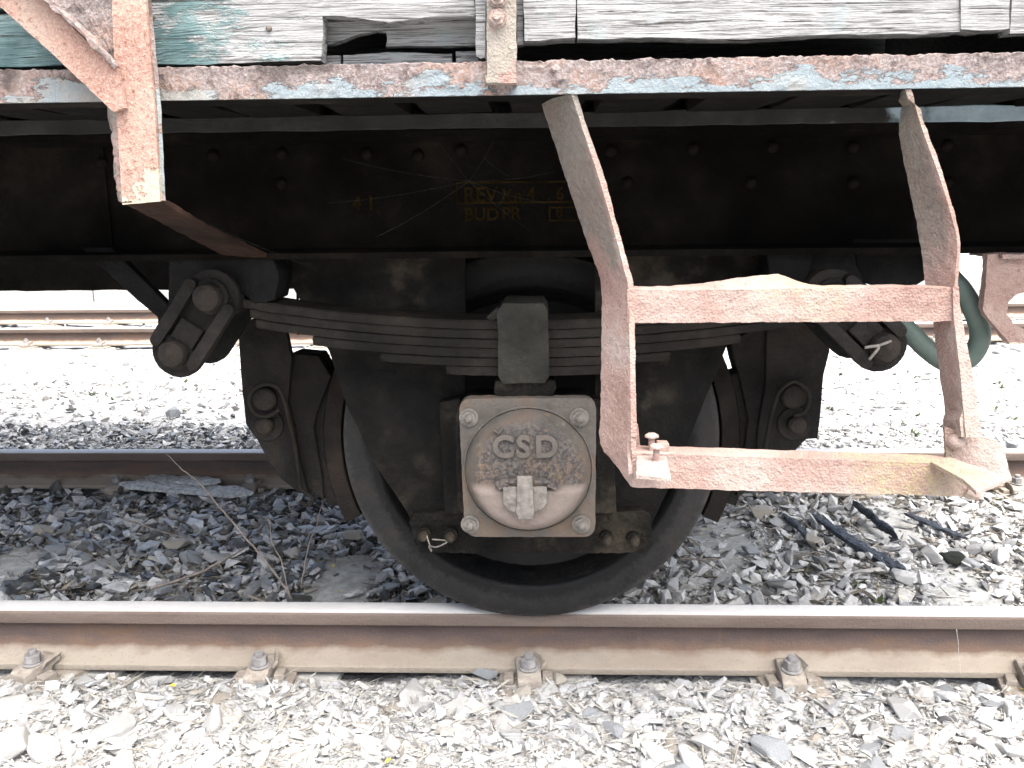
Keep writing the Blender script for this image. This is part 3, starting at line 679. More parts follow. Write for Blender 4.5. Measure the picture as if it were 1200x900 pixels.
# ---------------- leaf spring
sp0 = MB(); XS = -.004
def leaf(x0, x1, ztop, th, y0, y1, name, parent, taper=True):
    n = 36; v = []; f = []
    for k in range(n+1):
        x = x0+(x1-x0)*k/n; c = .038*((x-XS)/.52)**2
        e = min(1, min(x-x0, x1-x)/.012) if taper else 1
        for y, z in ((y0,ztop-th*(.5+.5*e)),(y0+.003,ztop-th),(y1,ztop-th),(y1,ztop),(y0+.003,ztop),(y0,ztop-.0035)): v.append((x, y, z+c))
    m = 6
    for k in range(n):
        for j in range(m): f.append((k*m+j, k*m+(j+1)%m, (k+1)*m+(j+1)%m, (k+1)*m+j))
    f.append(tuple(range(m))[::-1]); f.append(tuple(range(n*m, n*m+m)))
    return link(name, MB().add(v, f).mesh(name, smooth=30, rough=.0008, rs=40), 'spring', parent)
ZT = [(-0.061,0.793)][0][1]
th = .0188
spring = leaf(-.60, .60, ZT, th, -1.058, -.945, 'leaf_spring', W)
spring['label'] = 'laminated leaf spring of dirty steel above the axle box'
for k, (a, b) in enumerate(((-.585,.585),(-.575,.575),(-.455,.445),(-.312,.30),(-.172,.165))):
    leaf(a, b, ZT-th*(k+1)-.0012*(k+1), th-.0006, -1.058+.002*(k%2), -.945, 'leaf', spring)
bk = [(-0.060,0.817), (-0.047,0.833), (0.035,0.832), (0.044,0.820), (0.047,0.680), (0.036,0.665), (-0.050,0.664), (-0.060,0.680)]
link('buckle', MB().prism(bk, -1.085, -.925).mesh('buckle', dense=.014, rough=.0018, rs=30), 'buckle', spring, bevel=.004)
link('saddle', MB().prism([(-0.068,0.666), (0.058,0.665), (0.062,0.651), (0.049,0.627), (-0.061,0.627), (-0.072,0.642)], -1.07, -.95).mesh('saddle', dense=.014, rough=.002, rs=30), 'guard', spring, bevel=.004)
link('wedge', MB().prism([(-0.085,0.799), (-0.061,0.821), (-0.062,0.796), (-0.078,0.792)], -1.05, -1.0).mesh('wedge'), 'buckle', spring)

# ---------------- shackles
def stadium(a, b, r, n=10):
    a = Vector((*a,)); b = Vector((*b,)); d = (b-a); an = math.degrees(math.atan2(d.y, d.x))
    return arc(b.x, b.y, r, an-90, an+90, n) + arc(a.x, a.y, r, an+90, an+270, n)
def shackle(up, lo, arm, label, cot):
    r = .056
    s = link('spring_shackle', MB().prism(stadium(up, lo, r), -1.095, -1.078).mesh('spring_shackle', dense=.02, rough=.0018, rs=30), 'brake', W, bevel=.004)
    s['label'] = label
    # raised outer rails of the link, pins with heads
    d = (Vector(lo)-Vector(up)).normalized(); nn = Vector((-d.y, d.x))
    for q in (-1, 1):
        a = Vector(up)+nn*q*.045; b = Vector(lo)+nn*q*.045
        link('link_rail', MB().prism(stadium((a.x,a.y),(b.x,b.y),.0125,6), -1.118, -1.0955).mesh('link_rail', dense=.015, rough=.0015), 'brake', s, bevel=.003)
    link('link', MB().prism(stadium(up, lo, r), -.935, -.918).mesh('link'), 'grease', s, bevel=.004)
    for (x, z), q in ((up, 1.), (lo, 1.05)):
        p = link('pin', MB().lathe([(0,-.048*q),(.014,-.047),(.026,-.039),(.029,-.031),(.029,-.012),(.037,-.011),(.037,-.002),(.026,0),(.026,.17)], 26).mesh('pin', smooth=28, rough=.0008), 'brake', s, loc=(x, -1.0965, z))
    blk = Vector(lo)*.62+Vector(up)*.38
    link('block', MB().prism([( blk.x+d.x*u+nn.x*w_, blk.y+d.y*u+nn.y*w_) for u, w_ in ((-.018,-.026),(.03,-.026),(.03,.026),(-.018,.026))], -1.112, -1.0957).mesh('block', dense=.02, rough=.001), 'brake', s, bevel=.003)
    if cot:
        c = Vector(lo); link('cotter', MB().tube(smooth_path([(c.x+.004,-1.142,c.y+.016),(c.x-.022,-1.148,c.y+.008),(c.x-.05,-1.15,c.y+.004),(c.x-.022,-1.149,c.y+.006),(c.x-.04,-1.152,c.y-.02)]), .0032, 6).mesh('cotter', smooth=True), 'nut', s)
        link('hex_head', MB().prism([(c.x+.030*math.cos(R(60*k+20)), c.y+.030*math.sin(R(60*k+20))) for k in range(6)], -1.132, -1.118).mesh('hex_head'), 'shoe', s, bevel=.002)
    return s
LU, LL = [(-0.649,0.853), (-0.731,0.738)]; RU, RL = [(0.615,0.843), (0.718,0.743)]
shackle(LU, LL, None, 'double link spring shackle with two round pins', False)
shackle(RU, RL, None, 'spring shackle with cotter pin hanging below the step bar', True)
# spring eyes
for (x, z) in (LU, RU): link('spring_eye', MB().lathe([(.026,-1.058),(.048,-1.058),(.05,-1.05),(.05,-.95),(.048,-.945),(.026,-.945)], 32, (x, z)).mesh('spring_eye', smooth=30), 'spring', spring)
# bracket arms from the solebar down to the outer pins
def bracket(pts_front, y0, y1, name='hanger_bracket'):
    return link(name, MB().prism(pts_front, y0, y1).mesh(name, dense=.02, rough=.002, rs=20), 'grease', W, bevel=.003)
bracket([(-0.956,0.952), (-0.889,0.951), (-0.778,0.830), (-0.749,0.778), (-0.772,0.710), (-0.802,0.733), (-0.803,0.800), (-0.845,0.838)], -1.02, -.995)
bracket([(-0.747,0.939), (-0.632,0.938), (-0.531,0.936), (-0.519,0.900), (-0.520,0.879), (-0.530,0.840), (-0.574,0.833), (-0.625,0.880), (-0.682,0.894), (-0.726,0.854), (-0.743,0.805), (-0.760,0.823)], -1.06, -.96)
bracket([(0.581,0.891), (0.579,0.931), (0.665,0.932), (0.696,0.869), (0.741,0.830), (0.779,0.772), (0.767,0.709), (0.733,0.691), (0.692,0.728), (0.665,0.799), (0.619,0.843)], -1.04, -.985)
bracket([(0.493,0.930), (0.588,0.931), (0.582,0.884), (0.558,0.844), (0.506,0.853)], -1.05, -.97)
bracket([(0.684,0.953), (0.859,0.951), (0.857,0.872), (0.798,0.836), (0.707,0.864)], -.99, -.96)

# ---------------- brake gear, both sides of the wheel
def brake(side):
    if side < 0:
        hang = [(-0.692,0.759), (-0.649,0.775), (-0.580,0.762), (-0.567,0.680), (-0.584,0.571), (-0.573,0.507), (-0.564,0.421), (-0.548,0.337), (-0.569,0.339), (-0.613,0.377), (-0.640,0.421), (-0.664,0.473), (-0.689,0.516), (-0.694,0.588)]
        hold = [(-0.617,0.653), (-0.599,0.673), (-0.565,0.686), (-0.507,0.681), (-0.480,0.631), (-0.519,0.538), (-0.529,0.503), (-0.515,0.372), (-0.514,0.316), (-0.572,0.361), (-0.615,0.416), (-0.622,0.568)]
        p1, p2 = [(-0.637,0.580), (-0.637,0.516)]; a0, a1 = 155, 204
        ring = smooth_path([(-0.561,-0.860,0.325), (-0.538,-0.870,0.320), (-0.529,-0.868,0.337), (-0.559,-0.862,0.361), (-0.561,-0.860,0.395), (-0.567,-0.860,0.472), (-0.577,-0.862,0.536), (-0.582,-0.866,0.575), (-0.595,-0.868,0.611), (-0.625,-0.868,0.621), (-0.657,-0.868,0.605), (-0.667,-0.868,0.576), (-0.654,-0.866,0.548), (-0.625,-0.866,0.542), (-0.596,-0.864,0.558)], 6)
    else:
        hang = [(0.554,0.755), (0.616,0.767), (0.676,0.762), (0.703,0.690), (0.691,0.629), (0.691,0.563), (0.686,0.477), (0.660,0.475), (0.629,0.439), (0.584,0.409), (0.542,0.386), (0.545,0.505), (0.557,0.609)]
        hold = [(0.474,0.709), (0.531,0.741), (0.590,0.741), (0.607,0.564), (0.597,0.437), (0.547,0.355), (0.503,0.324), (0.516,0.416), (0.524,0.522), (0.504,0.606)]
        p1, p2 = [(0.621,0.584), (0.629,0.516)]; a0, a1 = -24, 25
        ring = smooth_path([(0.554,-0.860,0.418), (0.559,-0.862,0.482), (0.570,-0.866,0.555), (0.583,-0.868,0.600), (0.614,-0.868,0.623), (0.644,-0.868,0.604), (0.651,-0.868,0.576), (0.642,-0.866,0.549), (0.618,-0.866,0.541)], 6)
    h = link('brake_hanger', MB().prism(hang, -.838, -.815).mesh('brake_hanger', dense=.02, rough=.0015, rs=20), 'brake', W, bevel=.003)
    link('shoe_holder', MB().prism(hold, -.822, -.74).mesh('shoe_holder', dense=.02, rough=.0015), 'brake', h, bevel=.003)
    link('pin', MB().lathe([(0,-.018),(.025,-.017),(.030,-.012),(.030,.004)], 28).mesh('pin', smooth=30, rough=.001), 'brake', h, loc=(p1[0], -.84, p1[1]))
    link('pin', MB().lathe([(0,-.032),(.016,-.031),(.021,-.025),(.021,-.004),(.040,-.0038),(.042,.004)], 28).mesh('pin', smooth=30, rough=.0008), 'brake', h, loc=(p2[0], -.84, p2[1]))
    link('safety_wire', MB().tube(ring, .0052, 8).mesh('safety_wire', smooth=True), 'spring', h)
    s = link('brake_shoe', MB().sector((0, RW), RW+.004, RW+.046, a0, a1, -.812, -.73, 30).mesh('brake_shoe', dense=.02, rough=.0012), 'shoe', h, bevel=.002)
    link('shoe_back', MB().sector((0, RW), RW+.047, RW+.072, a0+6, a1-6, -.806, -.74, 30).mesh('shoe_back', dense=.02, rough=.0015), 'brake', h, bevel=.002)
    s['label'] = 'rusty brake shoe curved against the wheel tread'
    return h
brake(-1)['label'] = 'brake hanger with looped safety wire beside the open hub side'
brake(1)['label'] = 'brake hanger behind the step with wire loop and pin'
# the far hangers and pull rods glimpsed through the gear
for x in (-.62, .62): link('brake_hanger', MB().box((x-.03,.80,.35),(x+.03,.825,.93)).mesh('brake_hanger'), 'brake', W)
link('brake_beam', MB().tube([(-.60,-.82,.47),(-.60,.82,.47)], .025, 14).mesh('brake_beam', smooth=30), 'brake', W)
link('brake_beam', MB().tube([(.60,-.82,.47),(.60,.82,.47)], .025, 14).mesh('brake_beam', smooth=30), 'brake', W)
for a in [(-0.590,0.700), (-0.576,0.700), (-0.563,0.691), (-0.604,0.700)]:
    link('pull_rod', MB().tube([(a[0],-.6,.99),(a[0]-.012,-.6,.70)], .004, 6).mesh('pull_rod'), 'brake', W)

# ---------------- the steps
def bar(A, B, th, name, parent, k=4):
    return link(name, MB().ribbon(smooth_path(A, k), smooth_path(B, k), th).mesh(name, dense=.008, rough=.0012, rs=70, rough2=.0015, rs2=9), 'step', parent)
st = bar([(0.034,-1.320,1.199), (0.056,-1.325,1.134), (0.085,-1.330,1.044), (0.115,-1.335,0.957), (0.133,-1.340,0.909), (0.137,-1.345,0.876), (0.137,-1.360,0.795), (0.135,-1.380,0.692), (0.134,-1.390,0.618), (0.159,-1.430,0.591), (0.180,-1.476,0.567)],
    [(0.080,-1.418,1.209), (0.099,-1.421,1.151), (0.128,-1.425,1.067), (0.153,-1.430,0.981), (0.169,-1.433,0.922), (0.176,-1.436,0.891), (0.178,-1.450,0.809), (0.179,-1.468,0.712), (0.180,-1.478,0.642), (0.182,-1.482,0.606), (0.184,-1.484,0.568)], .009, 'step_ladder', W, 3)
st['label'] = 'rusty pink shunter step of bent flat bars with missing tread boards'
link('upright_edge', MB().ribbon([(0.176,-1.446,0.839), (0.179,-1.463,0.739), (0.180,-1.477,0.653)], [(0.184,-1.446,0.839), (0.187,-1.463,0.739), (0.189,-1.477,0.653)], .03).mesh('upright_edge', dense=.01, rough=.001), 'step', st)
bar([(0.622,-1.380,1.202), (0.619,-1.370,1.147), (0.636,-1.370,1.079), (0.656,-1.370,1.010), (0.669,-1.380,0.939), (0.676,-1.385,0.890), (0.688,-1.390,0.837)],
    [(0.615,-1.418,1.202), (0.635,-1.422,1.143), (0.663,-1.426,1.077), (0.688,-1.430,1.010), (0.701,-1.434,0.961), (0.701,-1.436,0.901), (0.702,-1.442,0.844)], .008, 'upright', st)
bar([(0.694,-1.380,0.839), (0.706,-1.395,0.753), (0.727,-1.410,0.634)], [(0.700,-1.446,0.847), (0.709,-1.462,0.766), (0.721,-1.478,0.653)], .007, 'upright', st)
bar([(0.695,-1.444,0.894), (0.700,-1.447,0.844), (0.709,-1.463,0.766), (0.722,-1.479,0.653)], [(0.705,-1.444,0.894), (0.712,-1.447,0.844), (0.727,-1.463,0.766), (0.748,-1.479,0.653)], .007, 'upright', st)
# upper bar: angle whose back leg is bent up
def upper_bar():
    zt, zb = .893, .8375; x0, x1 = .1735, .706; n = 90; v = []; f = []
    for k in range(n+1):
        x = x0+(x1-x0)*k/n; t = (x-.43)/.035 if x > .43 else (x-.43)/.12
        hmp = .018*math.exp(-t*t) + .003*max(0, (x-x0)/.27 if x < .43 else 0)
        dz = -.0005+.0012*math.sin(x*14)
        for y, z in ((-1.441,zb),(-1.441,zt+dz),(-1.405,zt+dz+hmp*.7),(-1.395,zt+dz+hmp),(-1.395,zt-.006+dz+hmp),(-1.433,zt-.008+dz),(-1.433,zb)): v.append((x, y, z))
    m = 7
    for k in range(n):
        for j in range(m): f.append((k*m+j, k*m+(j+1)%m, (k+1)*m+(j+1)%m, (k+1)*m+j))
    f.append(tuple(range(m))[::-1]); f.append(tuple(range(n*m, n*m+m)))
    return MB().add(v, f).mesh('bar', dense=.008, rough=.0016, rs=50)
link('bar', upper_bar(), 'step', st)
lb = [(0.181,-1.485,0.628), (0.347,-1.487,0.622), (0.519,-1.489,0.617), (0.670,-1.491,0.612), (0.720,-1.492,0.608)]; lc = [(0.182,-1.485,0.569), (0.349,-1.487,0.564), (0.523,-1.489,0.560), (0.674,-1.491,0.557), (0.727,-1.492,0.556)]
link('bar', MB().ribbon(lb, lc, .008).mesh('bar', dense=.008, rough=.0016, rs=50), 'step', st)
link('bar_flange', MB().ribbon([(x,y-.0002,z) for x,y,z in lb], [(x,y+.045,z+.0015) for x,y,z in lb], .007).mesh('bar_flange', dense=.012, rough=.0012), 'step', st)
# brackets for the missing tread board
bl = link('tread_bracket', MB().plate([(0.193,-1.444), (0.240,-1.445), (0.228,-1.605), (0.177,-1.588)], .616, .623).mesh('tread_bracket', dense=.008, rough=.001), 'step', st, bevel=.001)
link('bracket_ear', MB().ribbon([(0.181,-1.468,0.677), (0.179,-1.475,0.626), (0.180,-1.500,0.597)], [(0.194,-1.440,0.666), (0.199,-1.440,0.631), (0.202,-1.440,0.613)], .006).mesh('bracket_ear', dense=.008, rough=.001), 'step', bl)
bh = MB().lathe([(0,-.006),(.006,-.0055),(.0115,-.002),(.0118,.001),(.0055,.003),(.005,.045)], 18).mesh('bolt', smooth=35, rough=.0006, rs=90)
for (x, y, z) in [(0.215,-1.465,0.651), (0.218,-1.510,0.645)]: link('bolt', bh, 'step', bl, loc=(x, y, z), rot=(R(-90)+random.uniform(-.06,.06), random.uniform(-.06,.06), 0))
link('bolt_block', MB().box((.224,-1.474,.6232),(.243,-1.448,.640)).mesh('bolt_block', dense=.008, rough=.001), 'step', bl, bevel=.001)
br = link('tread_bracket', MB().plate([(0.662,-1.492), (0.703,-1.468), (0.728,-1.525), (0.750,-1.574), (0.675,-1.636), (0.664,-1.644), (0.672,-1.583)], .609, .6155).mesh('tread_bracket', dense=.008, rough=.001), 'step', st, bevel=.001)
link('bracket_back', MB().ribbon([(0.699,-1.452,0.662), (0.745,-1.452,0.651), (0.795,-1.452,0.635)], [(0.706,-1.452,0.607), (0.759,-1.458,0.592), (0.806,-1.470,0.581)], .007).mesh('bracket_back', dense=.008, rough=.0014, rs=50), 'step', br)
link('rivet', MB().lathe([(0,-.016),(.008,-.014),(.013,-.008),(.014,.002)], 18).mesh('rivet', smooth=True, rough=.0008), 'step', br, loc=tuple([(0.716,-1.455,0.638)][0]), rot=(R(-30),0,0))
link('bolt_end', MB().tube([(0.725,-1.488,0.566), (0.736,-1.490,0.561), (0.745,-1.492,0.556)], [.012,.012,.009], 10).mesh('bolt_end', dense=.006, rough=.002, rs=60), 'step', br)

# ---------------- hose, end step bracket, cobweb
hp = smooth_path([(0.735,-0.980,0.822), (0.769,-1.000,0.798), (0.807,-1.010,0.761), (0.849,-1.020,0.719), (0.887,-1.035,0.695), (0.920,-1.050,0.707), (0.934,-1.060,0.748), (0.922,-1.060,0.797), (0.895,-1.050,0.846), (0.873,-1.030,0.879), (0.870,-1.000,0.907), (0.875,-0.965,0.941)], 8)
hose = link('air_hose', MB().tube(hp, .0205, 20).mesh('air_hose', smooth=True), 'hose', W)
hose['label'] = 'looped green grey rubber air hose'
link('hose_clamp', MB().tube([(0.750,-0.990,0.814), (0.777,-1.000,0.791)], .027, 16).mesh('hose_clamp', smooth=40), 'brake', hose)
eb = link('end_step_bracket', MB().prism([(0.903,0.926), (0.954,0.925), (1.023,0.926), (1.071,0.926), (1.079,0.858), (1.005,0.858), (0.969,0.847), (0.952,0.828), (0.953,0.808), (0.971,0.786), (0.998,0.774), (1.056,0.770), (1.058,0.749), (0.963,0.750), (0.912,0.805), (0.905,0.819), (0.906,0.864)], -1.12, -1.10).mesh('end_step_bracket', dense=.008, rough=.0025, rs=60), 'step', W, bevel=.002)
eb['label'] = 'rough rusty bracket plate of another step'
link('bracket_bar', MB().box((.925,-1.135,.918),(1.3,-1.0,.926)).mesh('bracket_bar', dense=.012, rough=.0018), 'step', eb)
cw = empty('cobweb', (-.11, -1.05, 1.0)); tag(cw, 'dusty spider web stretched in front of the solebar lettering', 'cobweb')
hub = [(-0.116,1.080)][0]
ends = [(-0.421,1.039), (-0.374,1.127), (-0.190,1.176), (-0.052,1.182), (0.059,1.098), (0.041,1.034), (0.010,0.976), (-0.311,0.969)]
def strand(a, b, ya, yb, sag=.006):
    p = [(a[0]+(b[0]-a[0])*t, ya+(yb-ya)*t, a[1]+(b[1]-a[1])*t - sag*4*t*(1-t)) for t in [k/8 for k in range(9)]]
    return MB().tube(p, .00011, 3)
for k, e in enumerate(ends):
    o = link('strand', strand(hub, e, -1.05, -1.0-.05*(k%2)).mesh('strand'), 'web', cw); o.matrix_parent_inverse = Matrix.Translation((.11, 1.05, -1.0))
for k in range(3):
    for j in range(len(ends)-1):
        t = .25+.22*k; a = [hub[i]+(ends[j][i]-hub[i])*t for i in (0,1)]; b = [hub[i]+(ends[j+1][i]-hub[i])*t for i in (0,1)]
        if random.random() < .12:
            o = link('strand', strand(a, b, -1.045, -1.045, .004).mesh('strand'), 'web', cw); o.matrix_parent_inverse = Matrix.Translation((.11, 1.05, -1.0))
p0, p1 = [(-0.620,-1.200,1.009), (-0.455,-1.000,0.901)]; o = link('strand', strand((p0[0],p0[2]), (p1[0],p1[2]), p0[1], p1[1], .004).mesh('strand'), 'web', cw); o.matrix_parent_inverse = Matrix.Translation((.11, 1.05, -1.0))

# ================================================================ ballast
def hull(nv, flat=(1,1,1), seed=0, cut=0):
    rs_ = random.Random(seed); bm = bmesh.new()
    for k in range(nv):
        v = Vector((rs_.gauss(0,1), rs_.gauss(0,1), rs_.gauss(0,1))).normalized()
        v = Vector((math.copysign(abs(v.x)**.7, v.x), math.copysign(abs(v.y)**.7, v.y), math.copysign(abs(v.z)**.7, v.z)))*rs_.uniform(.8,1)
        bm.verts.new((v.x*flat[0], v.y*flat[1], v.z*flat[2]))
    r = bmesh.ops.convex_hull(bm, input=bm.verts)
    bmesh.ops.delete(bm, geom=[g for g in set(r['geom_interior']+r['geom_unused']) if isinstance(g, bmesh.types.BMVert)], context='VERTS')
    bmesh.ops.recalc_face_normals(bm, faces=bm.faces)
    bmesh.ops.triangulate(bm, faces=bm.faces)
    return bm
PROTO = []
for k in range(14):
    rr = random.Random(k); bm = hull(9, (1, rr.uniform(.55,.9), rr.uniform(.3,.65)), k)
    bm.verts.ensure_lookup_table(); bm.verts.index_update()
    PROTO.append((np.array([v.co[:] for v in bm.verts]), np.array([[v.index for v in q.verts] for q in bm.faces]))); bm.free()
def rotmats(n, tilt):
    a = rng.uniform(0, 2*np.pi, n); b = rng.normal(0, tilt, n); c = rng.normal(0, tilt, n)
    ca, sa_, cb, sb_, cc, sc_ = np.cos(a), np.sin(a), np.cos(b), np.sin(b), np.cos(c), np.sin(c)
    Z = np.zeros(n); O = np.ones(n)
    Rz = np.stack([np.stack([ca,-sa_,Z],1), np.stack([sa_,ca,Z],1), np.stack([Z,Z,O],1)],1)
    Rx = np.stack([np.stack([O,Z,Z],1), np.stack([Z,cb,-sb_],1), np.stack([Z,sb_,cb],1)],1)
    Ry = np.stack([np.stack([cc,Z,sc_],1), np.stack([Z,O,Z],1), np.stack([-sc_,Z,cc],1)],1)
    return Rz @ Rx @ Ry
def fast_mesh(name, V, F):
    me = bpy.data.meshes.new(name); me.vertices.add(len(V)); me.vertices.foreach_set('co', V.astype(np.float32).ravel())
    n = F.shape[1]; me.loops.add(F.size); me.loops.foreach_set('vertex_index', F.astype(np.int32).ravel())
    me.polygons.add(len(F)); me.polygons.foreach_set('loop_start', np.arange(0, F.size, n, dtype=np.int32)); me.polygons.foreach_set('loop_total', np.full(len(F), n, dtype=np.int32))
    me.update(calc_edges=True); me.shade_flat(); return me
def chips(name, pts, sizes, mat, tilt=.5, squash=1., long=1.):
    VV = []; FF = []; o = 0; n = len(pts); which = rng.integers(0, len(PROTO), n); RM = rotmats(n, tilt)
    for k, (pv, pf) in enumerate(PROTO):
        ii = np.where(which == k)[0]
        if not len(ii): continue
        s = sizes[ii][:,None,None]*np.stack([rng.uniform(.8,1.6,len(ii))*long, rng.uniform(.55,1.1,len(ii))/long, rng.uniform(.5,1.0,len(ii))*squash],1)[:,None,:]
        v = np.einsum('nij,nvj->nvi', RM[ii], pv[None]*s) + pts[ii][:,None,:]
        VV.append(v.reshape(-1,3)); FF.append((pf[None] + (np.arange(len(ii))*len(pv))[:,None,None]).reshape(-1,3) + o); o += len(ii)*len(pv)
    return tag(link(name, fast_mesh(name, np.concatenate(VV), np.concatenate(FF)), mat), kind='stuff')
def scatter(n, x0, x1, y0, y1, lift, sizes, avoid=True):
    x = rng.uniform(x0, x1, n*2); y = rng.uniform(y0, y1, n*2)
    ok = np.ones(len(x), bool)
    for yr in (YN, YF, S2-G-.0343, S2+G+.0343): ok &= np.abs(y-yr) > .062
    for xs, ya, yb in ((-1.80,-.66,.05), (-.615,-.66,-.02), (.69,-.02,.40), (1.33,-.5,-.1), (1.33,.15,.5)):
        # sleepers stay partly bare between the rails
        bare = (np.abs(x-xs) < .10) & (y > ya) & (y < yb) & (rng.uniform(0,1,len(x)) < (.95 if xs < 0 else .8)); ok &= ~bare
    x = x[ok][:n]; y = y[ok][:n]
    z = np.array([gz(a, b) for a, b in zip(x, y)])
    return np.stack([x, y, z], 1)
PALE = [(.34,.338,.333),(.40,.398,.39),(.37,.37,.369),(.43,.42,.40),(.31,.313,.318),(.42,.42,.417),(.37,.355,.325),(.46,.458,.45)]
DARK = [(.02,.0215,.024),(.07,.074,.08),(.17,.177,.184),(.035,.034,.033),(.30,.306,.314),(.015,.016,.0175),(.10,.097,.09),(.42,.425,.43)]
MIXD = [(.30,.30,.298),(.38,.375,.365),(.46,.455,.445),(.16,.16,.162),(.52,.515,.50),(.35,.335,.305),(.43,.43,.425)]
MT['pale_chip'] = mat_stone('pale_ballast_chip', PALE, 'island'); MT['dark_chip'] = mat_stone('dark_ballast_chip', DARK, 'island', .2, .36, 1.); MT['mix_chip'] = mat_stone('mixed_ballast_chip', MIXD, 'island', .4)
MT['pale_stone'] = mat_stone('pale_ballast_stone', PALE); MT['dark_stone'] = mat_stone('dark_ballast_stone', DARK, 'rand', .35); MT['mix_stone'] = mat_stone('mixed_ballast_stone', MIXD, 'rand', .5)
MT['straw'] = mat_stone('dry_grass_straw', [(.31,.29,.25),(.37,.355,.325),(.23,.21,.18),(.40,.39,.365)], 'island', .2)
MT['straw_dark'] = mat_stone('dark_litter', [(.10,.085,.065),(.2,.18,.15),(.06,.05,.04),(.28,.25,.2)], 'island', .1)

def zone(name, n, box, smin, smax, mat, lift, tilt=.45, pw=2.2, squash=1., long=1.):
    s = smin + (smax-smin)*rng.uniform(0,1,n)**pw; p = scatter(n, *box, 0, s); s = s[:len(p)]
    p[:,2] += s*lift + rng.uniform(-.004,.010,len(p)); return chips(name, p, s, mat, tilt, squash, long)
zone('ballast_chippings', 16000, (-1.5,1.45,-1.42,-.825), .003, .014, 'pale_chip', .05, .25, 2.0)
zone('ballast_chippings', 2600, (-1.5,1.45,-1.42,-.825), .012, .036, 'pale_chip', .12, .25, 1.6, .9)
zone('wood_slivers', 1800, (-1.5,1.45,-1.42,-.83), .005, .016, 'straw', .9, .35, 1.6, .6, 1.9)
zone('wood_slivers', 3500, (-2.3,2.2,-.68,.68), .006, .022, 'straw_dark', .9, .35, 1.6, .6, 2.0)
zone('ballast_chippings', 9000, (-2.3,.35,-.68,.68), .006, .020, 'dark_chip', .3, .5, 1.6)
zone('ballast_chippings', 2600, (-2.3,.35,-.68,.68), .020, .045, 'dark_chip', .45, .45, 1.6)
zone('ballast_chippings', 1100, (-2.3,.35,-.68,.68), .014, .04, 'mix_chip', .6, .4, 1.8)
zone('ballast_chippings', 7000, (.25,2.3,-.68,.68), .006, .020, 'mix_chip', .2, .4, 1.6)
zone('ballast_chippings', 1500, (.25,2.3,-.68,.68), .020, .045, 'mix_chip', .4, .4, 1.6)
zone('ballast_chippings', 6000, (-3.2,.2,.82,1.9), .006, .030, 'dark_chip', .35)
zone('ballast_chippings', 2500, (-3.2,.2,.82,1.9), .008, .030, 'mix_chip', .5)
zone('ballast_chippings', 6000, (-.2,3.0,.82,1.9), .006, .030, 'mix_chip', .3)
zone('ballast_chippings', 2500, (-4.5,4.2,1.8,3.2), .010, .034, 'mix_chip', .3)
zone('ballast_chippings', 6000, (-7,6.5,3.0,8.4), .012, .036, 'pale_chip', .2)

def straws(name, n, box, l0, l1, r0, mat):
    p = scatter(n, *box, 0, None); n = len(p); a = rng.uniform(0, 2*np.pi, n); el = np.abs(rng.normal(0,.22,n)); L = rng.uniform(l0, l1, n); bend = rng.normal(0,.3,n)
    d = np.stack([np.cos(a)*np.cos(el), np.sin(a)*np.cos(el), np.sin(el)],1); sd = np.stack([-np.sin(a), np.cos(a), np.zeros(n)],1)
    V = []; 
    for t, w in ((0,1),(.5,.9),(1,.35)):
        c = p + d*(L*t)[:,None] + sd*(L*bend*t*(1-t)*2)[:,None]; c[:,2] += .010 + .006*np.sin(L*900) - .2*L*t*t
        c[:,2] = np.maximum(c[:,2], p[:,2]+.004)
        for ang in (0, 2.1, 4.2): V.append(c + sd*(r0*w*math.cos(ang)) + np.array([0,0,1])*(r0*w*math.sin(ang)))
    V = np.stack(V, 1); F = []
    for s_ in (0, 1):
        for k in range(3): F.append((s_*3+k, s_*3+(k+1)%3, s_*3+3+(k+1)%3, s_*3+3+k))
    F = (np.array(F)[None] + (np.arange(n)*9)[:,None,None]).reshape(-1,4)
    return tag(link(name, fast_mesh(name, V.reshape(-1,3), F), mat), kind='stuff')
straws('dry_grass', 3600, (-1.5,1.45,-1.42,-.83), .012, .075, .0011, 'straw')
straws('dry_grass', 1500, (.2,2.2,-.68,.68), .02, .10, .0014, 'straw')
straws('plant_litter', 4500, (-2.3,.4,-.68,.5), .02, .10, .0014, 'straw_dark')
straws('dry_grass', 2200, (-4,3.6,.85,3.2), .03, .12, .002, 'straw')

# individual stones
STN = []
for k in range(16):
    rr = random.Random(100+k); bm = hull(13, (1, rr.uniform(.6,.95), rr.uniform(.38,.7)), 200+k)
    bmesh.ops.dissolve_limit(bm, angle_limit=R(14), verts=bm.verts, edges=bm.edges)
    bmesh.ops.bevel(bm, geom=list(bm.edges), offset=.05, segments=1, affect='EDGES', profile=.5)
    me = bpy.data.meshes.new('ballast_stone'); bm.to_mesh(me); bm.free(); STN.append(me)
def stone_variants(mat):
    out_ = []
    for me in STN: c = me.copy(); c.materials.append(MT[mat]); out_.append(c)
    return out_
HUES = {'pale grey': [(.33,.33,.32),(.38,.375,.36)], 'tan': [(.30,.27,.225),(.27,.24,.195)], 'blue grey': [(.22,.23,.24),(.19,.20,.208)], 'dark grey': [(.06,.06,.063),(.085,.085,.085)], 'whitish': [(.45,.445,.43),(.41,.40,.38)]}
for k in HUES: MT['stone '+k] = mat_stone('stone_'+k.replace(' ', '_'), HUES[k]*2, 'rand', .35, .6, .5)
MT['pale_stone'] = MT['stone pale grey']; MT['dark_stone'] = MT['stone dark grey']; MT['mix_stone'] = MT['stone tan']; MT['blue_stone'] = MT['stone blue grey']
SV = {m: stone_variants(m) for m in ['stone '+k for k in HUES] + ['pale_stone','dark_stone','mix_stone','blue_stone']}
FLAT = [me.dimensions.z if hasattr(me, 'dimensions') else max(v.co.z for v in me.vertices)-min(v.co.z for v in me.vertices) for me in STN]
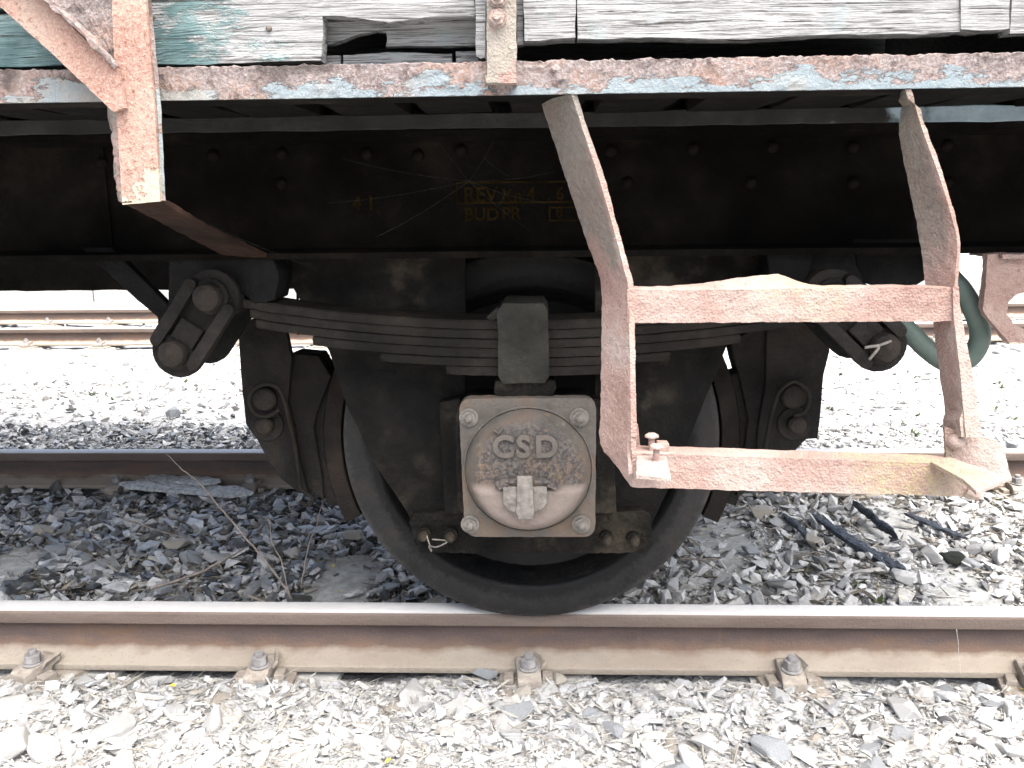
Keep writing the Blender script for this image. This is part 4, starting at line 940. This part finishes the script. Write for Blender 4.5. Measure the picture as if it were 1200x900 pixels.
def stones(n, box, smin, smax, hues, where, group, lift=.35):
    s = smin+(smax-smin)*rng.uniform(0,1,n)**1.5; p = scatter(n, *box, 0, s)
    for q, sz in zip(p, s):
        hue = random.choice(hues); k = random.randrange(len(STN)); zs = random.choice((.42, .95))
        o = bpy.data.objects.new('ballast_stone', SV['stone '+hue][k]); COL.objects.link(o)
        o.scale = (sz, sz*random.uniform(.8,1.1), sz*zs)
        o.location = (q[0], q[1], q[2]+sz*lift*(zs+.25)); o.rotation_euler = (random.gauss(0,.22), random.gauss(0,.22), random.uniform(0,6.28))
        size = 'small' if sz < smin+(smax-smin)*.22 else ('big' if sz > smin+(smax-smin)*.6 else 'medium'); shape = 'flat' if zs < .8 else 'blocky'
        tag(o, size+' '+shape+' '+hue+' stone '+where(q[0], q[1]), 'stone', group)
def nearest(x, marks): return min(marks, key=lambda m: abs(m[0]-x))[1]
def w_front(x, y):
    a = nearest(x, ((-1.28,'by the askew rail clip'),(-.99,'between the askew and tall-nut rail clips'),(-.69,'by the tall-nut rail clip'),(-.35,'left of the clip below the wheel'),(0,'in front of the clip below the wheel'),(.33,'before the hexagonal-nut rail clip'),(.65,'by the hexagonal-nut rail clip'),(1,'past the hexagonal-nut rail clip')))
    return a + (' near rail foot' if y > -1.0 else '')
def w_dark(x, y):
    return ('by the near rail ' if y < -.2 else ('by the far rail ' if y > .25 else 'midway between rails ')) + nearest(x, ((-1.6,'by the outer bare sleeper'),(-1.1,'by the long twig'),(-.62,'by the wheel-side sleeper'),(-.05,'behind the wheel')))
def w_step(x, y):
    return ('by the near rail ' if y < -.2 else ('by the far rail ' if y > .25 else 'midway between rails ')) + nearest(x, ((.4,'just right of the wheel'),(.8,'by the charred splinters'),(1.3,'past the splinters')))
def w_far(x, y):
    return ('just beyond the far rail ' if y < 1.4 else 'between the two tracks ') + ('on the twig side' if x < 0 else 'on the hose side')
stones(110, (-1.25,1.2,-1.26,-.87), .018, .066, ['pale grey','pale grey','whitish','blue grey','tan','whitish'], w_front, 'stones in front of the near rail', .22)
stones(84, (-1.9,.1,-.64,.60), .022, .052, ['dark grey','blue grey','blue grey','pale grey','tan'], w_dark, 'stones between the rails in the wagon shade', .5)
stones(66, (.25,1.75,-.64,.60), .024, .060, ['pale grey','whitish','tan','blue grey','pale grey'], w_step, 'stones between the rails on the step side', .5)
stones(40, (-2.8,2.6,.86,2.4), .025, .06, ['dark grey','pale grey','blue grey'], w_far, 'stones beyond the far rail', .4)
def one_stone(x, y, z, s, mat, label, k=0, rot=(0,0,0)):
    o = link('ballast_stone', SV[mat][k], None); o.location = (x, y, z); o.scale = s; o.rotation_euler = rot; tag(o, label, 'stone'); return o
q = [(-0.117,-0.845,-0.140), (0.070,-0.860,-0.146), (-0.960,-0.860,-0.157), (0.558,-0.900,-0.153), (0.167,-0.860,-0.145), (0.972,-1.000,-0.156), (0.018,-1.120,-0.161)]
one_stone(*q[0], (.040,.02,.032), 'blue_stone', 'smooth blue grey stone leaning on the rail foot beside the middle clip', 2, (.3,.2,.3))
one_stone(*q[1], (.030,.022,.026), 'mix_stone', 'brownish round stone wedged under the rail beside the middle clip', 4)
one_stone(*q[2], (.045,.025,.025), 'pale_stone', 'wedge shaped pale stone under the near rail foot', 6, (.2,0,.4))
one_stone(*q[3], (.034,.026,.028), 'pale_stone', 'cream block shaped stone left of the grey hexagonal nut', 9, (0,.1,.5))
one_stone(*q[5], (.026,.016,.014), 'dark_stone', 'small black lump on the pale ballast in front', 5)
g1 = [(-1.286,0.027), (-0.656,0.097), (1.240,0.579), (1.288,1.023), (1.395,-0.070), (-2.113,0.765)]
one_stone(g1[0][0], g1[0][1], -.14, (.06,.035,.035), 'mix_stone', 'grey brown block shaped stone in the dark ballast', 3)
one_stone(g1[1][0], g1[1][1], -.13, (.05,.04,.035), 'mix_stone', 'large pale stone lying at the end of the bare sleeper', 7)
one_stone(g1[2][0], g1[2][1], -.13, (.09,.05,.045), 'mix_stone', 'big tan boulder half hidden by the lower step bar', 1)
me = MB().add([tuple(v.co) for v in STN[3].vertices], [tuple(q.vertices) for q in STN[3].polygons]).mesh('mossy_rock', dense=.25, rough=.13, rs=1.6, smooth=True)
mr = link('mossy_rock', me, 'moss', loc=(g1[4][0], g1[4][1], -.142), rot=(0,.05,-.25)); mr.scale = (.058,.036,.040); tag(mr, 'dark mossy oblong lump on the pale ballast behind the step', 'stone')

# ---------------- twigs, wood scraps, leaves
def twig(pts, r, label, name='twig', mat='twig', group=None):
    path = smooth_path(pts, 5); n = len(path)
    for i, p in enumerate(path): path[i] = p + Vector((mnoise.noise(p*40), mnoise.noise(p*40+Vector((5,0,0))), mnoise.noise(p*40+Vector((0,7,0)))))*.004
    o = link(name, MB().tube(path, [.85*r*(1-.65*i/n) for i in range(n)], 6).mesh(name, smooth=True), mat); tag(o, label, 'twig' if name == 'twig' else 'stalk', group); return o
twig([(-0.696,-0.550,-0.077), (-0.747,-0.530,-0.007), (-0.830,-0.500,0.085), (-0.906,-0.470,0.158), (-0.973,-0.440,0.226), (-1.038,-0.420,0.273), (-1.092,-0.400,0.317)], .0048, 'long bare curved twig rising from the ballast towards the far rail')
twig([(-1.111,-0.550,-0.048), (-1.012,-0.450,-0.044), (-0.931,-0.380,-0.018), (-0.899,-0.300,-0.017)], .006, 'thick brown twig lying low between stones in the shade')
twig([(-1.411,-0.100,0.005), (-1.259,-0.150,-0.024), (-1.115,-0.200,-0.034)], .004, 'short straight stick lying across the dark stones')
twig([(-0.685,-0.600,-0.054), (-0.709,-0.580,0.046), (-0.740,-0.560,0.114), (-0.743,-0.550,0.187)], .0028, 'thin dry upright stem beside the bare sleeper end')
twig([(-0.660,-0.580,-0.032), (-0.634,-0.560,0.089), (-0.608,-0.550,0.157), (-0.593,-0.540,0.214)], .0028, 'pale thin stem rising towards the brake shoe')
twig([(0.450,-0.300,-0.054), (0.559,-0.280,-0.062), (0.580,-0.270,-0.066)], .005, 'short grey stick right of the wheel')
twig([(0.470,-0.250,-0.032), (0.516,-0.300,-0.054), (0.571,-0.360,-0.070)], .004, 'thin dark stick pointing at the near rail right of the wheel')
twig([(1.077,-0.795,-0.034), (1.083,-0.800,-0.095), (1.074,-0.840,-0.132)], .0011, 'white straw stem hanging on the near rail', 'straw_stem', 'straw')
def splinter(a, b, w, h, label, mat='char', name='wood_splinter', cat='wood scrap', group=None, z=-.143, jag=.3, blunt=5.):
    (x0,y0), (x1,y1) = a, b; d = Vector((x1-x0, y1-y0, 0)); L = d.length; an = math.atan2(d.y, d.x); n = 10; mb = MB(); rr = random.Random(int(x0*1000))
    for k in range(n+1):
        t = k/n; e = min(1, t*blunt+.25, (1-t)*blunt+.2); ww = w*.5*e*(1+rr.uniform(-jag,jag)); hh = h*(.5+.5*e)*(1+rr.uniform(-jag,jag)*.8)
        x = (t-.5)*L
        for y, zz in ((-ww,0),(ww*rr.uniform(.7,1.1),0),(ww*.85,hh*rr.uniform(.8,1.1)),(-ww*.2,hh*rr.uniform(1,1.3)),(-ww*.8,hh*.9)): mb.v.append((x, y, zz))
    for k in range(n):
        for j in range(5): mb.f.append((k*5+j, k*5+(j+1)%5, (k+1)*5+(j+1)%5, (k+1)*5+j))
    mb.f.append(tuple(range(5))[::-1]); mb.f.append(tuple(range(n*5, n*5+5)))
    o = link(name, mb.mesh(name, dense=.010, rough=.0045, rs=38), mat, loc=((x0+x1)/2, (y0+y1)/2, z), rot=(rr.uniform(-.1,.1), rr.uniform(-.05,.02), an))
    return tag(o, label, cat, group)
sp = [(1.049,0.320), (1.169,-0.180), (1.259,0.487), (1.269,0.063), (0.943,0.367), (0.980,0.006), (1.413,0.369), (1.510,0.089), (0.892,0.291), (0.930,0.142), (1.099,0.102), (1.197,-0.180), (1.337,0.519), (1.408,0.276)]
splinter(sp[0], sp[1], .042, .014, 'long charred blue black timber splinter on the ballast behind the step')
splinter(sp[2], sp[3], .026, .022, 'rounded dark charred stick beside the mossy stones behind the step')
splinter(sp[4], sp[5], .026, .012, 'short charred splinter nearer the wheel behind the step')
splinter(sp[6], sp[7], .036, .009, 'flat bluish charred lath under the right end of the step')
splinter(sp[10], sp[11], .045, .008, 'frayed charred bark strip lying beside the long splinter')
wp = [(-1.771,0.633), (-1.167,0.523), (-1.715,0.740), (-1.331,0.600), (-1.324,0.622), (-1.175,0.589)]
splinter(wp[0], wp[1], .11, .010, 'broken silvery plank lying in front of the shaded far rail', 'scrap', z=-.120, jag=.07, blunt=22.)
splinter(wp[2], wp[3], .09, .008, 'upper split layer of grey wood on the broken plank', 'scrap', z=-.1095, jag=.18, blunt=14.)
for k, (x, y) in enumerate([(-0.607,-0.349), (-0.674,-0.146), (-0.901,-0.906), (-0.021,-0.675), (1.111,-0.369), (0.804,0.461), (0.755,0.481), (1.207,-0.876), (-1.079,-0.869), (-0.306,-1.193)]):
    rr = random.Random(k); lv = MB().add([(-.008,0,0),(0,-.004,.002),(.009,0,.001),(0,.0045,.003)], [(0,1,2,3)]).mesh('fallen_leaf')
    o = link('fallen_leaf', lv, 'leaf', loc=(x, y, -.148 if y > -.7 else gz(x,y)+.02), rot=(rr.uniform(-.5,.5), rr.uniform(-.5,.5), rr.uniform(0,6)))
    o.modifiers.new('thickness', 'SOLIDIFY').thickness = .0006; tag(o, 'tiny yellow fallen leaf on the ballast', 'leaf', 'yellow leaves on the ballast')
# low weeds in the pale ground beyond the far rail and by the step
def weeds(n, box):
    p = scatter(n, *box, 0, None); V = []; F = []
    for q in p:
        for k in range(7):
            a = random.uniform(0, 6.28); L = random.uniform(.012,.035); w = L*.3; d = Vector((math.cos(a), math.sin(a), random.uniform(.2,1))); s = Vector((-math.sin(a), math.cos(a), 0)); b = Vector(q)+Vector((0,0,.008)); o = len(V)
            V += [b, b+d*L*.5+s*w, b+d*L, b+d*L*.5-s*w]; F.append((o,o+1,o+2,o+3))
    me = bpy.data.meshes.new('low_weeds'); me.from_pydata([v[:] for v in V], [], F); me.update(); tag(link('low_weeds', me, 'weed'), kind='stuff')
weeds(70, (.5,3.2,.9,3.4)); weeds(25, (-3,-.6,1.6,3.6)); weeds(14, (.7,1.3,-.62,-.2))
